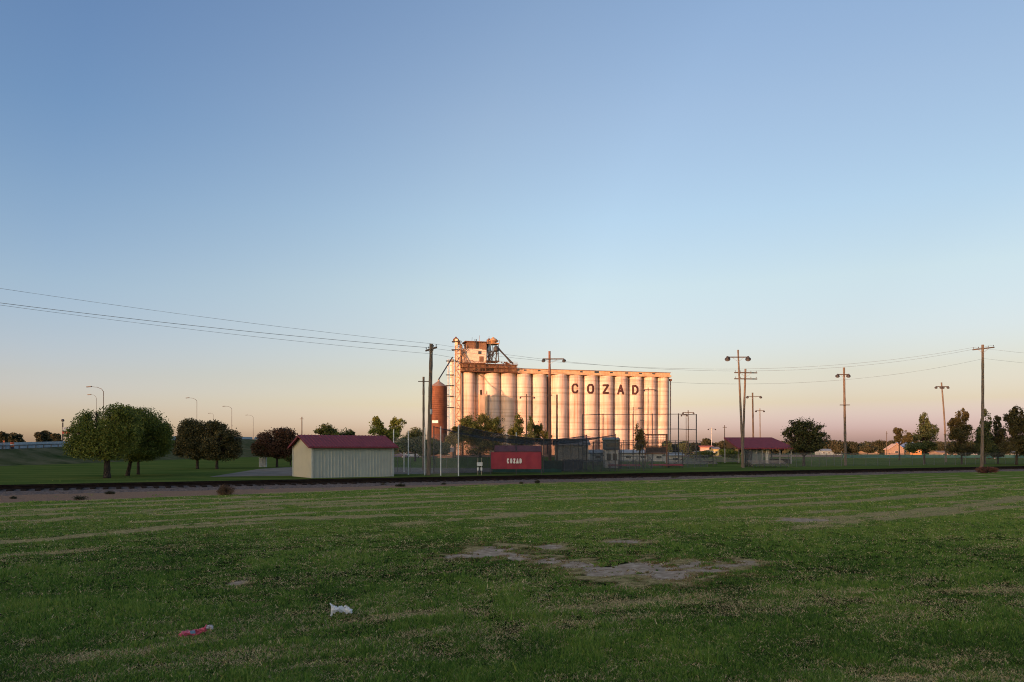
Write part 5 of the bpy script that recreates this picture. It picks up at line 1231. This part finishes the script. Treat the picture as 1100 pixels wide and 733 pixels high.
for px, py, w, h, lab in ((85,537,20,5.5,'low dark weed patch on the gravel left of the brown bush'),(14,536.5,10,4,'small dark weed on the gravel at the left edge'),(118,531,12,4,'small weed on the gravel under the big round tree'),(430,523,14,4,'low weed on the gravel before the right end of the shed'),(412,522,9,3,'tiny weed left of the one before the shed end'),(477,521,7,3,'tiny weed on the gravel before the rightmost net post'),(389,521,8,3,'tiny weed on the gravel before the shed wall'),(724,514.5,9,3,'small weed on the gravel before the scoreboard'),(577,519.5,8,4,'green weed at the gravel edge under the red banner'),(560,520,6,2.4,'tiny weed at the gravel edge left of the green weed')):
    shrub(lab, px, py, w, h, WD, 900, 'weed')

# ------------------------------------------------------------------ litter in the near grass
def crumple(name, label, cat, spine, m, seed, wfun, hz0=.02, n1=26, n2=14, extra=None):
    # a thin crushed film bag: a closed tube along the spine with pinches and random folds
    r = np.random.default_rng(seed); V = []; spine = [Vector(p) for p in spine]
    for i in range(n1):
        f = i/(n1-1)*(len(spine)-1); k = min(int(f), len(spine)-2); p = spine[k].lerp(spine[k+1], f-k); w, h = wfun(i/(n1-1))
        for j in range(n2):
            a = 2*math.pi*j/n2; q = r.uniform(.55,1.25)
            V.append((p.x+r.normal()*.006, p.y+math.cos(a)*w*q, max(.008, p.z+math.sin(a)*h*q)))
    F_ = [(i*n2+j, i*n2+(j+1)%n2, (i+1)*n2+(j+1)%n2, (i+1)*n2+j) for i in range(n1-1) for j in range(n2)]
    F_ += [tuple(range(n2))[::-1], tuple((n1-1)*n2+j for j in range(n2))]
    mb = MB(); mb.v = [Vector(v) for v in V]; mb.f = F_
    return mb
D = 9.75; X0 = PX(367,D)
t = thing('plastic_bag', 'crumpled white plastic bag with a raised handle lying in the dark grass', 'bag', (X0,D,0))
WB = mat('white_film', (.60,.62,.64), .35, var=.08, scale=12)
crumple('','','',[(X0-.10,D,.10),(X0-.03,D,.115),(X0+.05,D-.01,.10),(X0+.13,D,.085)], WB, 3, lambda f: (.035+.02*math.sin(f*7), .026+.022*math.sin(f*9+1)**2)).build('bag_body', WB, t)
mb = MB(); mb.tube([(X0-.155,D,.19),(X0-.125,D,.155),(X0-.115,D-.01,.10),(X0-.135,D-.01,.02)], [.006,.016,.022,.012], 7); mb.tube([(X0-.125,D,.15),(X0-.09,D,.13)], [.014,.02], 7)
mb.build('bag_handle', WB, t)
crumple('','','',[(X0+.02,D,.12),(X0+.05,D,.15),(X0+.10,D,.12)], WB, 8, lambda f: (.012,.012), n1=9, n2=8).build('bag_corner', WB, t)
D = 8.75; X0 = PX(211,D)
t = thing('crisp_packet', 'torn pinkish-red foil packet with a pale end lying in the grass at the lower left', 'litter', (X0,D,0))
RBm = mat('red_film', (.52,.09,.13), .4, var=.3, scale=14)
crumple('','','',[(X0-.18,D-.03,.025),(X0-.08,D-.02,.05),(X0+.04,D,.06),(X0+.11,D+.02,.10)], RBm, 5, lambda f: (.045+.02*math.sin(f*6), .022+.02*math.sin(f*8)**2)).build('packet_body', RBm, t)
crumple('','','',[(X0+.10,D+.02,.10),(X0+.15,D+.02,.12),(X0+.185,D+.02,.10)], WB, 6, lambda f: (.028,.022), n1=9, n2=9).build('packet_lining', mat('grey_foil', (.40,.38,.42), .35), t)
mb = MB(); mb.prism([(X0-.05,D-.07,.085),(X0+.01,D-.065,.09),(X0+.015,D-.06,.055),(X0-.04,D-.065,.05)], (0,.004,0)); mb.build('blue_print', mat('blue_print', (.12,.22,.35), .5), t)

SC.cycles.samples = 128; SC.cycles.use_denoising = True; SC.cycles.denoising_prefilter = 'NONE'; SC.cycles.filter_width = 1.05
